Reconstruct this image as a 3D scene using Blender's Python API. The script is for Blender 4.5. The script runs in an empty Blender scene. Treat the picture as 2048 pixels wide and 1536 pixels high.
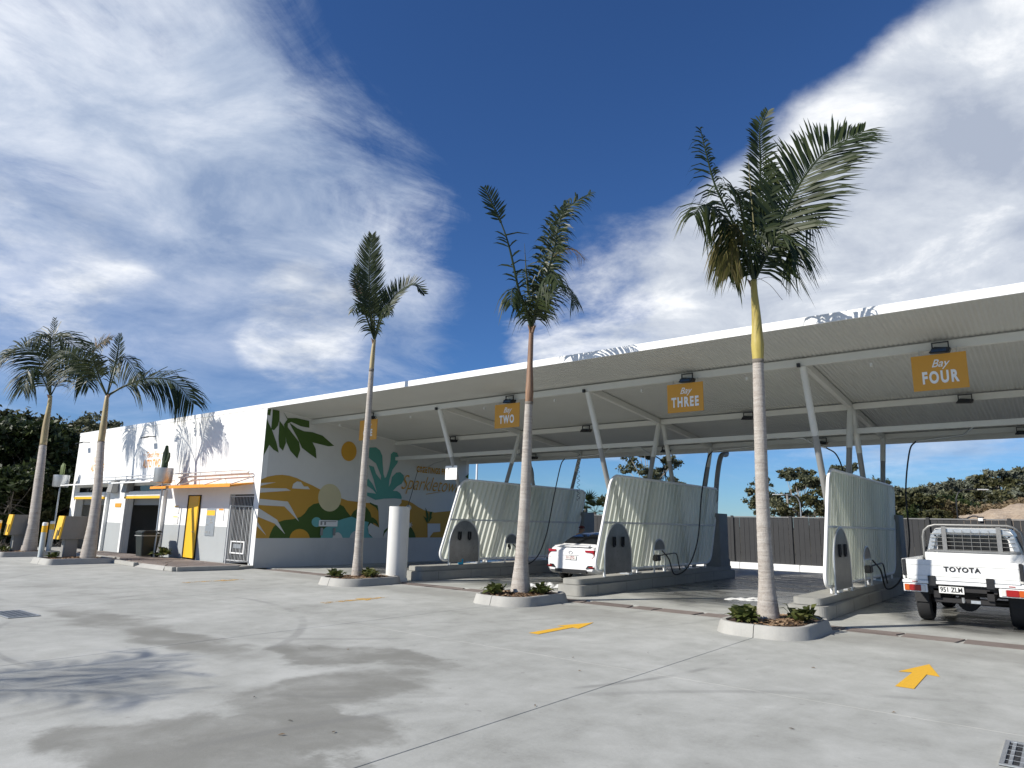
import bpy, bmesh, math, random
from mathutils import Vector, Matrix, noise
random.seed(7)
R = math.radians
SC = bpy.context.scene
COL = SC.collection

# ---------------------------------------------------------------- camera
FPX = 1364.86                       # focal length in pixels of the 2048 px wide photograph
YAW, PITCH, ROLL = R(38.737), R(11.496), R(1.248)
CAM = Vector((0, 0, 1.65))
FWD = Vector((-math.sin(YAW)*math.cos(PITCH), math.cos(YAW)*math.cos(PITCH), math.sin(PITCH)))
_r = Vector((math.cos(YAW), math.sin(YAW), 0)); _u = _r.cross(FWD)
RIGHT = math.cos(ROLL)*_r + math.sin(ROLL)*_u
UP = -math.sin(ROLL)*_r + math.cos(ROLL)*_u
cd = bpy.data.cameras.new('camera'); cam = bpy.data.objects.new('camera', cd); COL.objects.link(cam)
cd.sensor_fit = 'HORIZONTAL'; cd.sensor_width = 36.0; cd.lens = 36.0*FPX/2048; cd.clip_end = 3000; cd.clip_start = .05
cam.matrix_world = Matrix(((RIGHT.x, UP.x, -FWD.x, CAM.x), (RIGHT.y, UP.y, -FWD.y, CAM.y), (RIGHT.z, UP.z, -FWD.z, CAM.z), (0, 0, 0, 1)))
SC.camera = cam

# ---------------------------------------------------------------- sky, sun, exposure
LIGHT = Vector((.56, 1.0, -.82)).normalized()          # direction sunlight travels
SUN = -LIGHT
sd = bpy.data.lights.new('sun', 'SUN'); so = bpy.data.objects.new('sun', sd); COL.objects.link(so)
sd.energy = 5.0; sd.angle = R(.53); sd.color = (1, .95, .87)
so.rotation_euler = LIGHT.to_track_quat('-Z', 'Y').to_euler(); so.location = (-20, -40, 30)
W = bpy.data.worlds.new('World'); SC.world = W; W.use_nodes = True
wt = W.node_tree; wt.nodes.clear()
def WN(t, **k):
    n = wt.nodes.new(t)
    for a, b in k.items(): setattr(n, a, b)
    return n
def WL_(a, b): wt.links.new(a, b)
def wmath(op, a, b=None, c=None):
    n = WN('ShaderNodeMath', operation=op)
    for i, v in enumerate((a, b, c)):
        if v is None: continue
        if hasattr(v, 'is_output'): WL_(v, n.inputs[i])
        else: n.inputs[i].default_value = v
    return n.outputs[0]
sky = WN('ShaderNodeTexSky', sky_type='NISHITA'); sky.sun_disc = False
sky.sun_elevation = math.asin(SUN.z); sky.sun_rotation = math.atan2(SUN.x, SUN.y)
sky.altitude = 20; sky.air_density = 1.0; sky.dust_density = .0; sky.ozone_density = 3.0
hs = WN('ShaderNodeMix', data_type='RGBA', blend_type='MULTIPLY'); hs.inputs[0].default_value = 1; hs.inputs[7].default_value = (.43, .69, 1.06, 1)
WL_(sky.outputs[0], hs.inputs[6])
tc = WN('ShaderNodeTexCoord'); DIR = tc.outputs['Generated']
sep = WN('ShaderNodeSeparateXYZ'); WL_(DIR, sep.inputs[0])
den = wmath('ADD', wmath('MAXIMUM', sep.outputs[2], 0.0), .16)
cmb = WN('ShaderNodeCombineXYZ'); WL_(wmath('DIVIDE', sep.outputs[0], den), cmb.inputs[0]); WL_(wmath('DIVIDE', sep.outputs[1], den), cmb.inputs[1])
def wnoise(scale, detail, rough, dist, off=(0, 0, 0), st=(1, 1, 1)):
    mp = WN('ShaderNodeMapping'); mp.inputs['Location'].default_value = off; mp.inputs['Scale'].default_value = st
    WL_(cmb.outputs[0], mp.inputs[0])
    n = WN('ShaderNodeTexNoise'); n.inputs['Scale'].default_value = scale; n.inputs['Detail'].default_value = detail
    n.inputs['Roughness'].default_value = rough; n.inputs['Distortion'].default_value = dist
    WL_(mp.outputs[0], n.inputs['Vector']); return n.outputs['Fac']
def pxdir(px, py): return ((px-1024)/FPX*RIGHT - (py-768)/FPX*UP + FWD).normalized()
def wblob(px, py, inner, outer):
    """cloud bank round the direction of a point of the photograph: 1 inside, 0 outside (angles in degrees)"""
    d = pxdir(px, py); v = WN('ShaderNodeVectorMath', operation='DOT_PRODUCT'); WL_(DIR, v.inputs[0]); v.inputs[1].default_value = d
    m = WN('ShaderNodeMapRange', interpolation_type='SMOOTHSTEP'); WL_(v.outputs['Value'], m.inputs[0])
    m.inputs[1].default_value = math.cos(R(outer)); m.inputs[2].default_value = math.cos(R(inner)); return m.outputs[0]
def wsum(*a):
    r = a[0]
    for b in a[1:]: r = wmath('ADD', r, b)
    return r
def wstep(v, a, b):
    m = WN('ShaderNodeMapRange', interpolation_type='SMOOTHSTEP'); WL_(v, m.inputs[0]); m.inputs[1].default_value = a; m.inputs[2].default_value = b; return m.outputs[0]
def mul(a, k): return wmath('MULTIPLY', a, k)
low = wstep(sep.outputs[2], .02, .20)
# thin high cloud: drawn out, wispy
big = wnoise(.62, 4, .5, .6, (3.1, 1.7, 0)); wisp = wnoise(1.55, 12, .66, 1.6, (.4, 5.2, 0), (1.25, .62, 1)); fine = wnoise(5.0, 10, .7, 1.0, (2.4, .2, 0), (1.2, .8, 1))
b1 = wsum(mul(wblob(160, 420, 6, 32), .50), mul(wblob(620, 470, 3, 17), .26), mul(wblob(900, 250, 1, 7), .10), mul(wblob(880, 580, 2, 9), .14), mul(wblob(1130, 120, 7, 27), -.50), mul(wblob(700, 620, 1, 6), -.16), mul(wblob(1000, 690, 1, 7), -.16))
c1 = wsum(mul(big, .40), mul(wisp, 1.00), mul(fine, .42), b1, -.13)
d1 = mul(wstep(c1, .72, 1.26), .86)
# heaped cloud: crisper edge, grey blue underneath
puff = wnoise(1.35, 14, .62, .25, (7.3, 2.6, 0)); puf2 = wnoise(3.6, 10, .6, .2, (1.3, 6.6, 0))
b2 = wsum(mul(wblob(1800, 560, 6, 19), .70), mul(wblob(1290, 640, 4, 16), .58), mul(wblob(2130, 330, 6, 17), .62), mul(wblob(1560, 280, 1, 7), .16), mul(wblob(620, 650, 2, 8), .50), mul(wblob(60, 520, 3, 11), .34), mul(wblob(1100, 80, 8, 26), -.30))
c2 = wsum(mul(puff, .95), mul(puf2, .36), b2)
d2 = mul(wstep(c2, .91, 1.24), .97)
dens = mul(wsum(mul(low, .90), .10), 1.0)
shade = wnoise(1.0, 9, .6, .5, (1.2, 9.3, 0), (1, .8, 1)); sh2 = wnoise(3.0, 9, .62, .4, (5.2, 3.3, 0))
def wramp(f, stops):
    n = WN('ShaderNodeValToRGB'); WL_(f, n.inputs[0])
    while len(n.color_ramp.elements) < len(stops): n.color_ramp.elements.new(.5)
    for e, (p, c) in zip(n.color_ramp.elements, stops): e.position = p; e.color = (*c, 1)
    return n.outputs[0]
col1 = wramp(wsum(mul(shade, .40), mul(sh2, .60)), [(.38, (3.3, 4.3, 6.2)), (.50, (5.9, 6.8, 8.3)), (.63, (9.8, 10.3, 11.1))])
col2 = wramp(wsum(mul(shade, .60), mul(sh2, .62), mul(c2, -.11)), [(.30, (4.6, 5.2, 6.4)), (.46, (7.4, 7.9, 8.7)), (.58, (11.8, 11.9, 12.0))])
def wmix(f, a, b):
    n = WN('ShaderNodeMix', data_type='RGBA'); WL_(f, n.inputs[0]); WL_(a, n.inputs[6]); WL_(b, n.inputs[7]); return n.outputs[2]
low1 = wstep(sep.outputs[2], .08, .46)
m1 = wmix(wmath('MULTIPLY', d1, wsum(mul(low1, .78), .22)), hs.outputs[2], col1); m2 = wmix(wmath('MULTIPLY', d2, dens), m1, col2)
bg = WN('ShaderNodeBackground'); WL_(m2, bg.inputs[0]); bg.inputs[1].default_value = .078
wo = WN('ShaderNodeOutputWorld'); WL_(bg.outputs[0], wo.inputs[0])
SC.view_settings.view_transform = 'Standard'; SC.view_settings.look = 'None'; SC.view_settings.exposure = .30; SC.view_settings.gamma = 1
SC.cycles.max_bounces = 8; SC.cycles.diffuse_bounces = 5; SC.cycles.transparent_max_bounces = 12

# ---------------------------------------------------------------- pixels of the photograph to places
def ray(x, y): return (x-1024)/FPX*RIGHT - (y-768)/FPX*UP + FWD
def onz(x, y, z=0): d = ray(x, y); return CAM + d*((z-CAM.z)/d.z)
def ony(x, y, Y): d = ray(x, y); return CAM + d*((Y-CAM.y)/d.y)
def onx(x, y, X): d = ray(x, y); return CAM + d*((X-CAM.x)/d.x)

# ---------------------------------------------------------------- materials
MATS = {}
def newmat(name):
    m = bpy.data.materials.new(name); m.use_nodes = True; m.node_tree.nodes.clear(); MATS[name] = m
    return m, m.node_tree
class NT:
    def __init__(s, tree): s.t = tree
    def n(s, t, **k):
        x = s.t.nodes.new(t)
        for a, b in k.items(): setattr(x, a, b)
        return x
    def l(s, a, b): s.t.links.new(a, b)
    def math(s, op, a, b=None, c=None, clamp=False):
        x = s.n('ShaderNodeMath', operation=op); x.use_clamp = clamp
        for i, v in enumerate((a, b, c)):
            if v is None: continue
            if hasattr(v, 'is_output'): s.l(v, x.inputs[i])
            else: x.inputs[i].default_value = v
        return x.outputs[0]
    def pos(s): return s.n('ShaderNodeNewGeometry').outputs['Position']
    def noise(s, vec, scale, detail=4, rough=.55, dist=0, st=None):
        if st:
            mp = s.n('ShaderNodeMapping'); mp.inputs['Scale'].default_value = st; s.l(vec, mp.inputs[0]); vec = mp.outputs[0]
        x = s.n('ShaderNodeTexNoise'); s.l(vec, x.inputs['Vector']); x.inputs['Scale'].default_value = scale
        x.inputs['Detail'].default_value = detail; x.inputs['Roughness'].default_value = rough; x.inputs['Distortion'].default_value = dist
        return x.outputs['Fac']
    def ramp(s, fac, stops):
        x = s.n('ShaderNodeValToRGB'); s.l(fac, x.inputs[0]); e = x.color_ramp.elements
        while len(e) < len(stops): e.new(.5)
        for i, (p, c) in enumerate(stops): e[i].position = p; e[i].color = (*c, 1) if len(c) == 3 else c
        return x.outputs[0]
    def rng(s, v, a, b, c=0, d=1, smooth=True):
        x = s.n('ShaderNodeMapRange', interpolation_type='SMOOTHSTEP' if smooth else 'LINEAR'); s.l(v, x.inputs[0])
        for i, q in enumerate((a, b, c, d)): x.inputs[i+1].default_value = q
        return x.outputs[0]
    def mix(s, f, a, b, mode='MIX'):
        x = s.n('ShaderNodeMix', data_type='RGBA', blend_type=mode)
        for i, v in ((0, f), (6, a), (7, b)):
            if hasattr(v, 'is_output'): s.l(v, x.inputs[i])
            else: x.inputs[i].default_value = v if i == 0 else (*v, 1)
        return x.outputs[2]
    def bsdf(s, col, rough=.5, metal=0, bump=None, bs=.1, bd=.02, spec=.5, **extra):
        p = s.n('ShaderNodeBsdfPrincipled')
        for k, v in (('Base Color', col), ('Roughness', rough), ('Metallic', metal), ('Specular IOR Level', spec), *extra.items()):
            if hasattr(v, 'is_output'): s.l(v, p.inputs[k])
            else: p.inputs[k].default_value = (*v, 1) if isinstance(v, tuple) and len(v) == 3 else v
        if bump is not None:
            b = s.n('ShaderNodeBump'); b.inputs['Strength'].default_value = bs; b.inputs['Distance'].default_value = bd
            s.l(bump, b.inputs['Height']); s.l(b.outputs[0], p.inputs['Normal'])
        return p.outputs[0]
    def out(s, sh): o = s.n('ShaderNodeOutputMaterial'); s.l(sh, o.inputs[0])
def M(name, col, rough=.55, metal=0, var=.10, scale=3.0, bump=0.0, bscale=40, grime=.0, spec=.5):
    """plain painted, plastic or metal surface with a little tone variation, wear and fine relief"""
    if name in MATS: return MATS[name]
    m, t = newmat(name); q = NT(t); P = q.pos()
    n1 = q.noise(P, scale, 5, .6, .3); n2 = q.noise(P, scale*9, 3, .6)
    f = q.math('ADD', q.math('MULTIPLY', n1, .7), q.math('MULTIPLY', n2, .3))
    c = q.ramp(f, [(.3, tuple(x*(1-var) for x in col)), (.7, tuple(min(1, x*(1+var*.7)) for x in col))])
    if grime:
        g = q.rng(q.noise(P, 1.3, 6, .65, .6, (1, 1, .35)), .5, .72, 0, grime)
        c = q.mix(g, c, tuple(x*.45+.03 for x in col))
    r = q.rng(n2, .3, .7, max(.02, rough-.07), min(1, rough+.07), False)
    b = q.noise(P, bscale, 4, .6) if bump else None
    q.out(q.bsdf(c, r, metal, b, bump, .01, spec)); return m
WHITE = M('white_render', (.80, .80, .77), .75, var=.03, bump=.15, bscale=60, grime=.10)
WALLIN = M('mural_wall_paint', (.64, .64, .61), .7, var=.03, bump=.12, bscale=60, grime=.05)
DADO = M('grey_wall_paint', (.36, .38, .38), .7, var=.04, bump=.12, bscale=60, grime=.08)
STEELW = M('white_steel_paint', (.62, .62, .58), .45, var=.04, grime=.06)
STEELG = M('grey_steel_paint', (.27, .27, .26), .45, var=.05)
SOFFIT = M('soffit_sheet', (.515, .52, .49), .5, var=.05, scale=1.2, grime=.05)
FASCIA = M('white_fascia', (.82, .82, .80), .4, var=.02)
DARKIN = M('dark_interior', (.035, .035, .034), .8, var=.1)  # near-black: shade inside the rooms put into the colour; joints share it
YELLOW = M('yellow_paint', (.80, .47, .03), .42, var=.06, grime=.06)
AWN = M('awning_orange', (.78, .30, .025), .5, var=.06, grime=.06)
BLACK = M('black_plastic', (.012, .012, .013), .45, var=.15)
RUBBER = M('rubber', (.02, .02, .021), .8, var=.2, bump=.3, bscale=30)
GALV = M('galvanised_steel', (.52, .54, .55), .38, .75, var=.12, scale=8)
STAIN = M('stainless_sheet', (.20, .205, .20), .34, .5, var=.3, scale=2.5)
FENCEM = M('charcoal_fence_board', (.040, .041, .043), .6, var=.14, spec=.3)
ORANGE = M('orange_sign', (.62, .30, .03), .5, var=.03)
RACK = M('dull_aluminium', (.24, .24, .235), .45, .5, var=.12)
SIGNW = M('sign_white', (.82, .82, .80), .5, var=.02)
ORTXT = M('orange_lettering', (.75, .30, .04), .5, var=.04)
CONCP = M('pier_concrete', (.25, .245, .225), .8, var=.12, bump=.4, bscale=35, grime=.3)
KERBM = M('kerb_concrete', (.37, .362, .33), .85, var=.14, scale=2, bump=.5, bscale=45, grime=.22)
ISLM = M('island_concrete', (.31, .305, .275), .8, var=.15, scale=1.6, bump=.4, bscale=45, grime=.3)
POSTC = M('cast_pillar_concrete', (.66, .655, .62), .7, var=.05, bump=.2, bscale=50, grime=.12)
SOIL = M('dark_soil', (.075, .045, .03), .95, var=.5, scale=12, bump=1, bscale=60)
GLASS = M('dark_glass', (.012, .014, .017), .06, var=.1, spec=.6)
CARW = M('white_car_paint', (.78, .78, .78), .18, var=.015, spec=.6)
UTEW = M('white_tray_paint', (.74, .74, .72), .3, var=.03, grime=.14)
REDL = M('red_lens', (.30, .010, .010), .15, var=.1)
AMBER = M('amber_lens', (.50, .09, .01), .15, var=.1)
CLEARL = M('clear_lens', (.62, .60, .56), .15, var=.1)
ALLOY = M('alloy_wheel', (.40, .41, .42), .3, .8)
CHASSIS = M('underbody_black', (.014, .013, .013), .7, var=.3)
PLATE = M('plate_white', (.70, .70, .66), .4, var=.03)
MAROON = M('plate_maroon', (.25, .02, .04), .5)
CACT = M('cactus_green', (.035, .06, .025), .7, var=.25, scale=20)
SAND = None
def concrete():
    m, t = newmat('forecourt_concrete'); q = NT(t); P = q.pos()
    n1 = q.noise(P, .35, 7, .62, .5); n2 = q.noise(P, 2.2, 6, .65, .3); n3 = q.noise(P, 30, 4, .7); n4 = q.noise(P, .9, 6, .7, 1.2, (1.6, .55, 1))
    f = q.math('ADD', q.math('ADD', q.math('MULTIPLY', n1, .42), q.math('MULTIPLY', n2, .30)), q.math('ADD', q.math('MULTIPLY', n3, .10), q.math('MULTIPLY', n4, .18)))
    c = q.ramp(f, [(.34, (.245, .245, .220)), (.47, (.355, .358, .327)), (.60, (.455, .458, .424))])
    # splashed and stained patches, each with its own place and outline
    off = q.n('ShaderNodeVectorMath', operation='MULTIPLY_ADD'); nc = q.n('ShaderNodeTexNoise'); q.l(P, nc.inputs['Vector']); nc.inputs['Scale'].default_value = .8; nc.inputs['Detail'].default_value = 6; nc.inputs['Roughness'].default_value = .6
    q.l(nc.outputs['Color'], off.inputs[0]); off.inputs[1].default_value = (1.7, 1.7, 0); q.l(P, off.inputs[2])
    sub = q.n('ShaderNodeVectorMath', operation='SUBTRACT'); q.l(off.outputs[0], sub.inputs[0]); sub.inputs[1].default_value = (.85, .85, 0)
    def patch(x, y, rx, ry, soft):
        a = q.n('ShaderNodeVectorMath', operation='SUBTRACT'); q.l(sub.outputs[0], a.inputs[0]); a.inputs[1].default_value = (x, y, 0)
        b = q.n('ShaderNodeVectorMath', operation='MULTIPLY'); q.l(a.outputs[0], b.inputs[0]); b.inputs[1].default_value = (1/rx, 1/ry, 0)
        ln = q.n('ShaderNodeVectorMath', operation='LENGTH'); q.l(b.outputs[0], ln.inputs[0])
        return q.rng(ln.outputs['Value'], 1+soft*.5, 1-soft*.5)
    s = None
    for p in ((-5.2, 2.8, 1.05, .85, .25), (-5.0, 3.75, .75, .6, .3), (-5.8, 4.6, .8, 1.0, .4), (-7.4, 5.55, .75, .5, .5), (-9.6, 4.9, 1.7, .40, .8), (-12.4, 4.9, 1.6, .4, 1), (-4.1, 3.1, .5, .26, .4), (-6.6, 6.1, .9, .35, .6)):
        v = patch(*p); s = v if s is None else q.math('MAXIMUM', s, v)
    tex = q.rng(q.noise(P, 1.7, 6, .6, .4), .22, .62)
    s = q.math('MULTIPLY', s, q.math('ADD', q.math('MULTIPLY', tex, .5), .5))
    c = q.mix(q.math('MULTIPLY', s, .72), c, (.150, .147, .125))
    fw = None                                                   # run-off stains in front of the bays
    for p in ((-7.6, 11.6, 1.5, .8, .9), (-12.4, 12.0, 1.6, .7, .9), (-1.6, 12.0, 1.9, .7, 1), (-17, 12.3, 2, .5, 1)):
        v = patch(*p); fw = v if fw is None else q.math('MAXIMUM', fw, v)
    c = q.mix(q.math('MULTIPLY', fw, .38), c, (.19, .185, .165))
    # washed floor of the bays
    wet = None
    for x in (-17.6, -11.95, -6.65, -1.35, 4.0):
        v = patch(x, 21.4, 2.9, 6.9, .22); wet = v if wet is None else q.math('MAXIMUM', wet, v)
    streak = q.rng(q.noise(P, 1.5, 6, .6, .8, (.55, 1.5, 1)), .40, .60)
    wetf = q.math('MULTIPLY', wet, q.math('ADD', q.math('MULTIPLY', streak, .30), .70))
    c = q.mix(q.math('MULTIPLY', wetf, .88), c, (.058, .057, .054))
    # faint tyre arcs
    def arc(x, y, rad, wd, k):
        a = q.n('ShaderNodeVectorMath', operation='SUBTRACT'); q.l(P, a.inputs[0]); a.inputs[1].default_value = (x, y, 0)
        b = q.n('ShaderNodeVectorMath', operation='MULTIPLY'); q.l(a.outputs[0], b.inputs[0]); b.inputs[1].default_value = (1, 1, 0)
        ln = q.n('ShaderNodeVectorMath', operation='LENGTH'); q.l(b.outputs[0], ln.inputs[0])
        return q.math('MULTIPLY', q.rng(q.math('ABSOLUTE', q.math('SUBTRACT', ln.outputs['Value'], rad)), wd, wd*.3), k)
    a = q.math('MAXIMUM', arc(-9.6, 9.0, 6.1, .07, .48), arc(-13.5, 1.5, 6.6, .10, .38))
    a = q.math('MAXIMUM', a, arc(2.0, 2.0, 7.2, .09, .30)); a = q.math('MAXIMUM', a, arc(-16, 14, 9.4, .11, .30)); a = q.math('MAXIMUM', a, arc(-16, 14, 10.9, .11, .30))
    a = q.math('MULTIPLY', a, q.rng(q.noise(P, .5, 3), .45, .6))
    c = q.mix(a, c, (.17, .17, .16))
    speck = q.rng(q.noise(P, 9, 2, .5), .70, .74, 0, .35)
    c = q.mix(speck, c, (.20, .195, .18))
    r = q.rng(wetf, 0, 1, .80, .20, False)
    bmp = q.math('ADD', q.math('MULTIPLY', n3, .6), q.math('MULTIPLY', n2, .4))
    q.out(q.bsdf(c, r, 0, bmp, .28, .012, .4)); return m
CONC = concrete()
def paving():
    m, t = newmat('brown_stone_paving'); q = NT(t); P = q.pos()
    oi = q.n('ShaderNodeObjectInfo').outputs['Random']
    n = q.noise(P, 4, 6, .65, .4)
    c = q.ramp(q.math('ADD', q.math('MULTIPLY', n, .6), q.math('MULTIPLY', oi, .4)), [(.2, (.12, .098, .086)), (.5, (.185, .152, .134)), (.8, (.26, .222, .196))])
    q.out(q.bsdf(c, .75, 0, n, .5, .02)); return m
PAVE = paving()
def paint_worn(name, col, a, b):
    m, t = newmat(name); q = NT(t); P = q.pos()
    n = q.noise(P, 5, 8, .75, .5); n2 = q.noise(P, 40, 3, .7)
    f = q.rng(q.math('ADD', q.math('MULTIPLY', n, .75), q.math('MULTIPLY', n2, .25)), a, b)
    tr = q.n('ShaderNodeBsdfTransparent').outputs[0]
    ms = q.n('ShaderNodeMixShader'); q.l(f, ms.inputs[0]); q.l(tr, ms.inputs[1]); q.l(q.bsdf(q.ramp(n2, [(.3, tuple(x*.85 for x in col)), (.7, col)]), .7), ms.inputs[2]); q.out(ms.outputs[0]); return m
ARROWM = paint_worn('fresh_arrow_paint', (.80, .45, .03), .16, .26)
ARROWF = paint_worn('worn_arrow_paint', (.74, .45, .09), .46, .60)
def leafmat(name, c0, c1, c2, trans=.35, rough=.5):
    m, t = newmat(name); q = NT(t); P = q.pos(); g = q.n('ShaderNodeNewGeometry').outputs['Random Per Island']
    n = q.noise(P, 1.3, 3); f = q.math('ADD', q.math('MULTIPLY', g, .6), q.math('MULTIPLY', n, .4))
    c = q.ramp(f, [(.2, c0), (.5, c1), (.85, c2)])
    b = q.bsdf(c, rough, 0, spec=.35); tr = q.n('ShaderNodeBsdfTranslucent'); q.l(c, tr.inputs[0])
    ms = q.n('ShaderNodeMixShader'); ms.inputs[0].default_value = trans; q.l(b, ms.inputs[1]); q.l(tr.outputs[0], ms.inputs[2]); q.out(ms.outputs[0]); return m
FROND = leafmat('palm_leaf', (.014, .025, .008), (.029, .044, .013), (.058, .072, .022), .28, .45)
FRONDD = leafmat('dried_palm_leaf', (.11, .075, .045), (.19, .135, .085), (.28, .21, .13), .3, .7)
FRONDY = leafmat('yellowing_palm_leaf', (.10, .10, .028), (.17, .155, .05), (.26, .21, .10), .35, .6)
SHRUB = leafmat('shrub_leaf', (.035, .055, .014), (.09, .11, .03), (.18, .18, .06), .35, .5)
EUC = leafmat('gum_leaf', (.060, .070, .040), (.115, .125, .068), (.19, .19, .11), .25, .6)
EUCH = leafmat('hazed_gum_leaf', (.10, .112, .085), (.150, .160, .112), (.21, .215, .15), .2, .7)  # lighter tone, distance haze put into the leaf colour
DENSE = leafmat('dense_tree_leaf', (.014, .024, .009), (.036, .055, .017), (.080, .10, .032), .25, .5)
DENSEO = leafmat('olive_tree_leaf', (.030, .034, .013), (.066, .068, .026), (.12, .112, .044), .25, .55)
DRYBUSH = leafmat('dry_grass', (.14, .10, .055), (.20, .15, .085), (.27, .21, .13), .2, .8)
BARK = M('grey_bark', (.17, .15, .125), .9, var=.3, scale=5, bump=.6, bscale=20)
BARKP = M('pale_gum_bark', (.33, .30, .26), .85, var=.3, scale=4, bump=.4, bscale=20)
def palm_trunk():
    m, t = newmat('palm_trunk'); q = NT(t); P = q.pos()
    n = q.noise(P, 5, 6, .7, .5); rings = q.noise(P, 7.0, 5, .7, .25, (.35, .35, 4.2)); fine = q.noise(P, 38, 4, .7, .3)
    f = q.math('ADD', q.math('ADD', q.math('MULTIPLY', rings, .42), q.math('MULTIPLY', n, .25)), q.math('MULTIPLY', fine, .33))
    c = q.ramp(f, [(.30, (.17, .14, .115)), (.43, (.34, .30, .26)), (.56, (.45, .415, .37)), (.7, (.57, .54, .49))])
    q.out(q.bsdf(c, .85, 0, f, .9, .03, .3)); return m
PTRUNK = palm_trunk()
def shaftmat(name, lo, hi):
    m, t = newmat(name); q = NT(t); P = q.pos(); n = q.noise(P, 3, 5, .65, .4, (3, 3, .5))
    q.out(q.bsdf(q.ramp(n, [(.3, lo), (.7, hi)]), .45, 0, n, .3, .02)); return m
SHAFTY = shaftmat('yellow_crownshaft', (.30, .23, .055), (.52, .42, .11))
SHAFTP = shaftmat('pale_crownshaft', (.24, .17, .085), (.46, .38, .19))
SHAFTB = shaftmat('brown_crownshaft', (.16, .085, .05), (.36, .22, .13))
def sheet():
    m, t = newmat('translucent_corrugated_sheet'); q = NT(t); P = q.pos(); n = q.noise(P, .8, 4, .5, .3, (1, 1, .6))
    c = q.ramp(n, [(.3, (.84, .88, .78)), (.7, (.93, .95, .87))])
    p = q.bsdf(c, .45, 0, spec=.3); tr = q.n('ShaderNodeBsdfTranslucent'); q.l(c, tr.inputs[0])
    ms = q.n('ShaderNodeMixShader'); ms.inputs[0].default_value = .90; q.l(p, ms.inputs[1]); q.l(tr.outputs[0], ms.inputs[2]); q.out(ms.outputs[0]); return m
SHEET = sheet()
def groundmat():
    m, t = newmat('dry_ground'); q = NT(t); P = q.pos(); n = q.noise(P, .12, 7, .65, .5); n2 = q.noise(P, 3, 5, .7)
    c = q.ramp(q.math('ADD', q.math('MULTIPLY', n, .65), q.math('MULTIPLY', n2, .35)), [(.3, (.07, .075, .035)), (.5, (.15, .13, .075)), (.7, (.24, .20, .13))])
    q.out(q.bsdf(c, .95, 0, n2, .6, .1)); return m
GROUND = groundmat()
def sandmat():
    m, t = newmat('sandy_bank'); q = NT(t); P = q.pos(); n = q.noise(P, .25, 8, .7, .8, (1, 1, 2.2)); n2 = q.noise(P, 1.6, 6, .7)
    c = q.ramp(q.math('ADD', q.math('MULTIPLY', n, .6), q.math('MULTIPLY', n2, .4)), [(.32, (.22, .155, .10)), (.5, (.42, .33, .235)), (.68, (.55, .46, .35))])
    q.out(q.bsdf(c, .95, 0, n2, .8, .3)); return m
SAND = sandmat()

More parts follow.
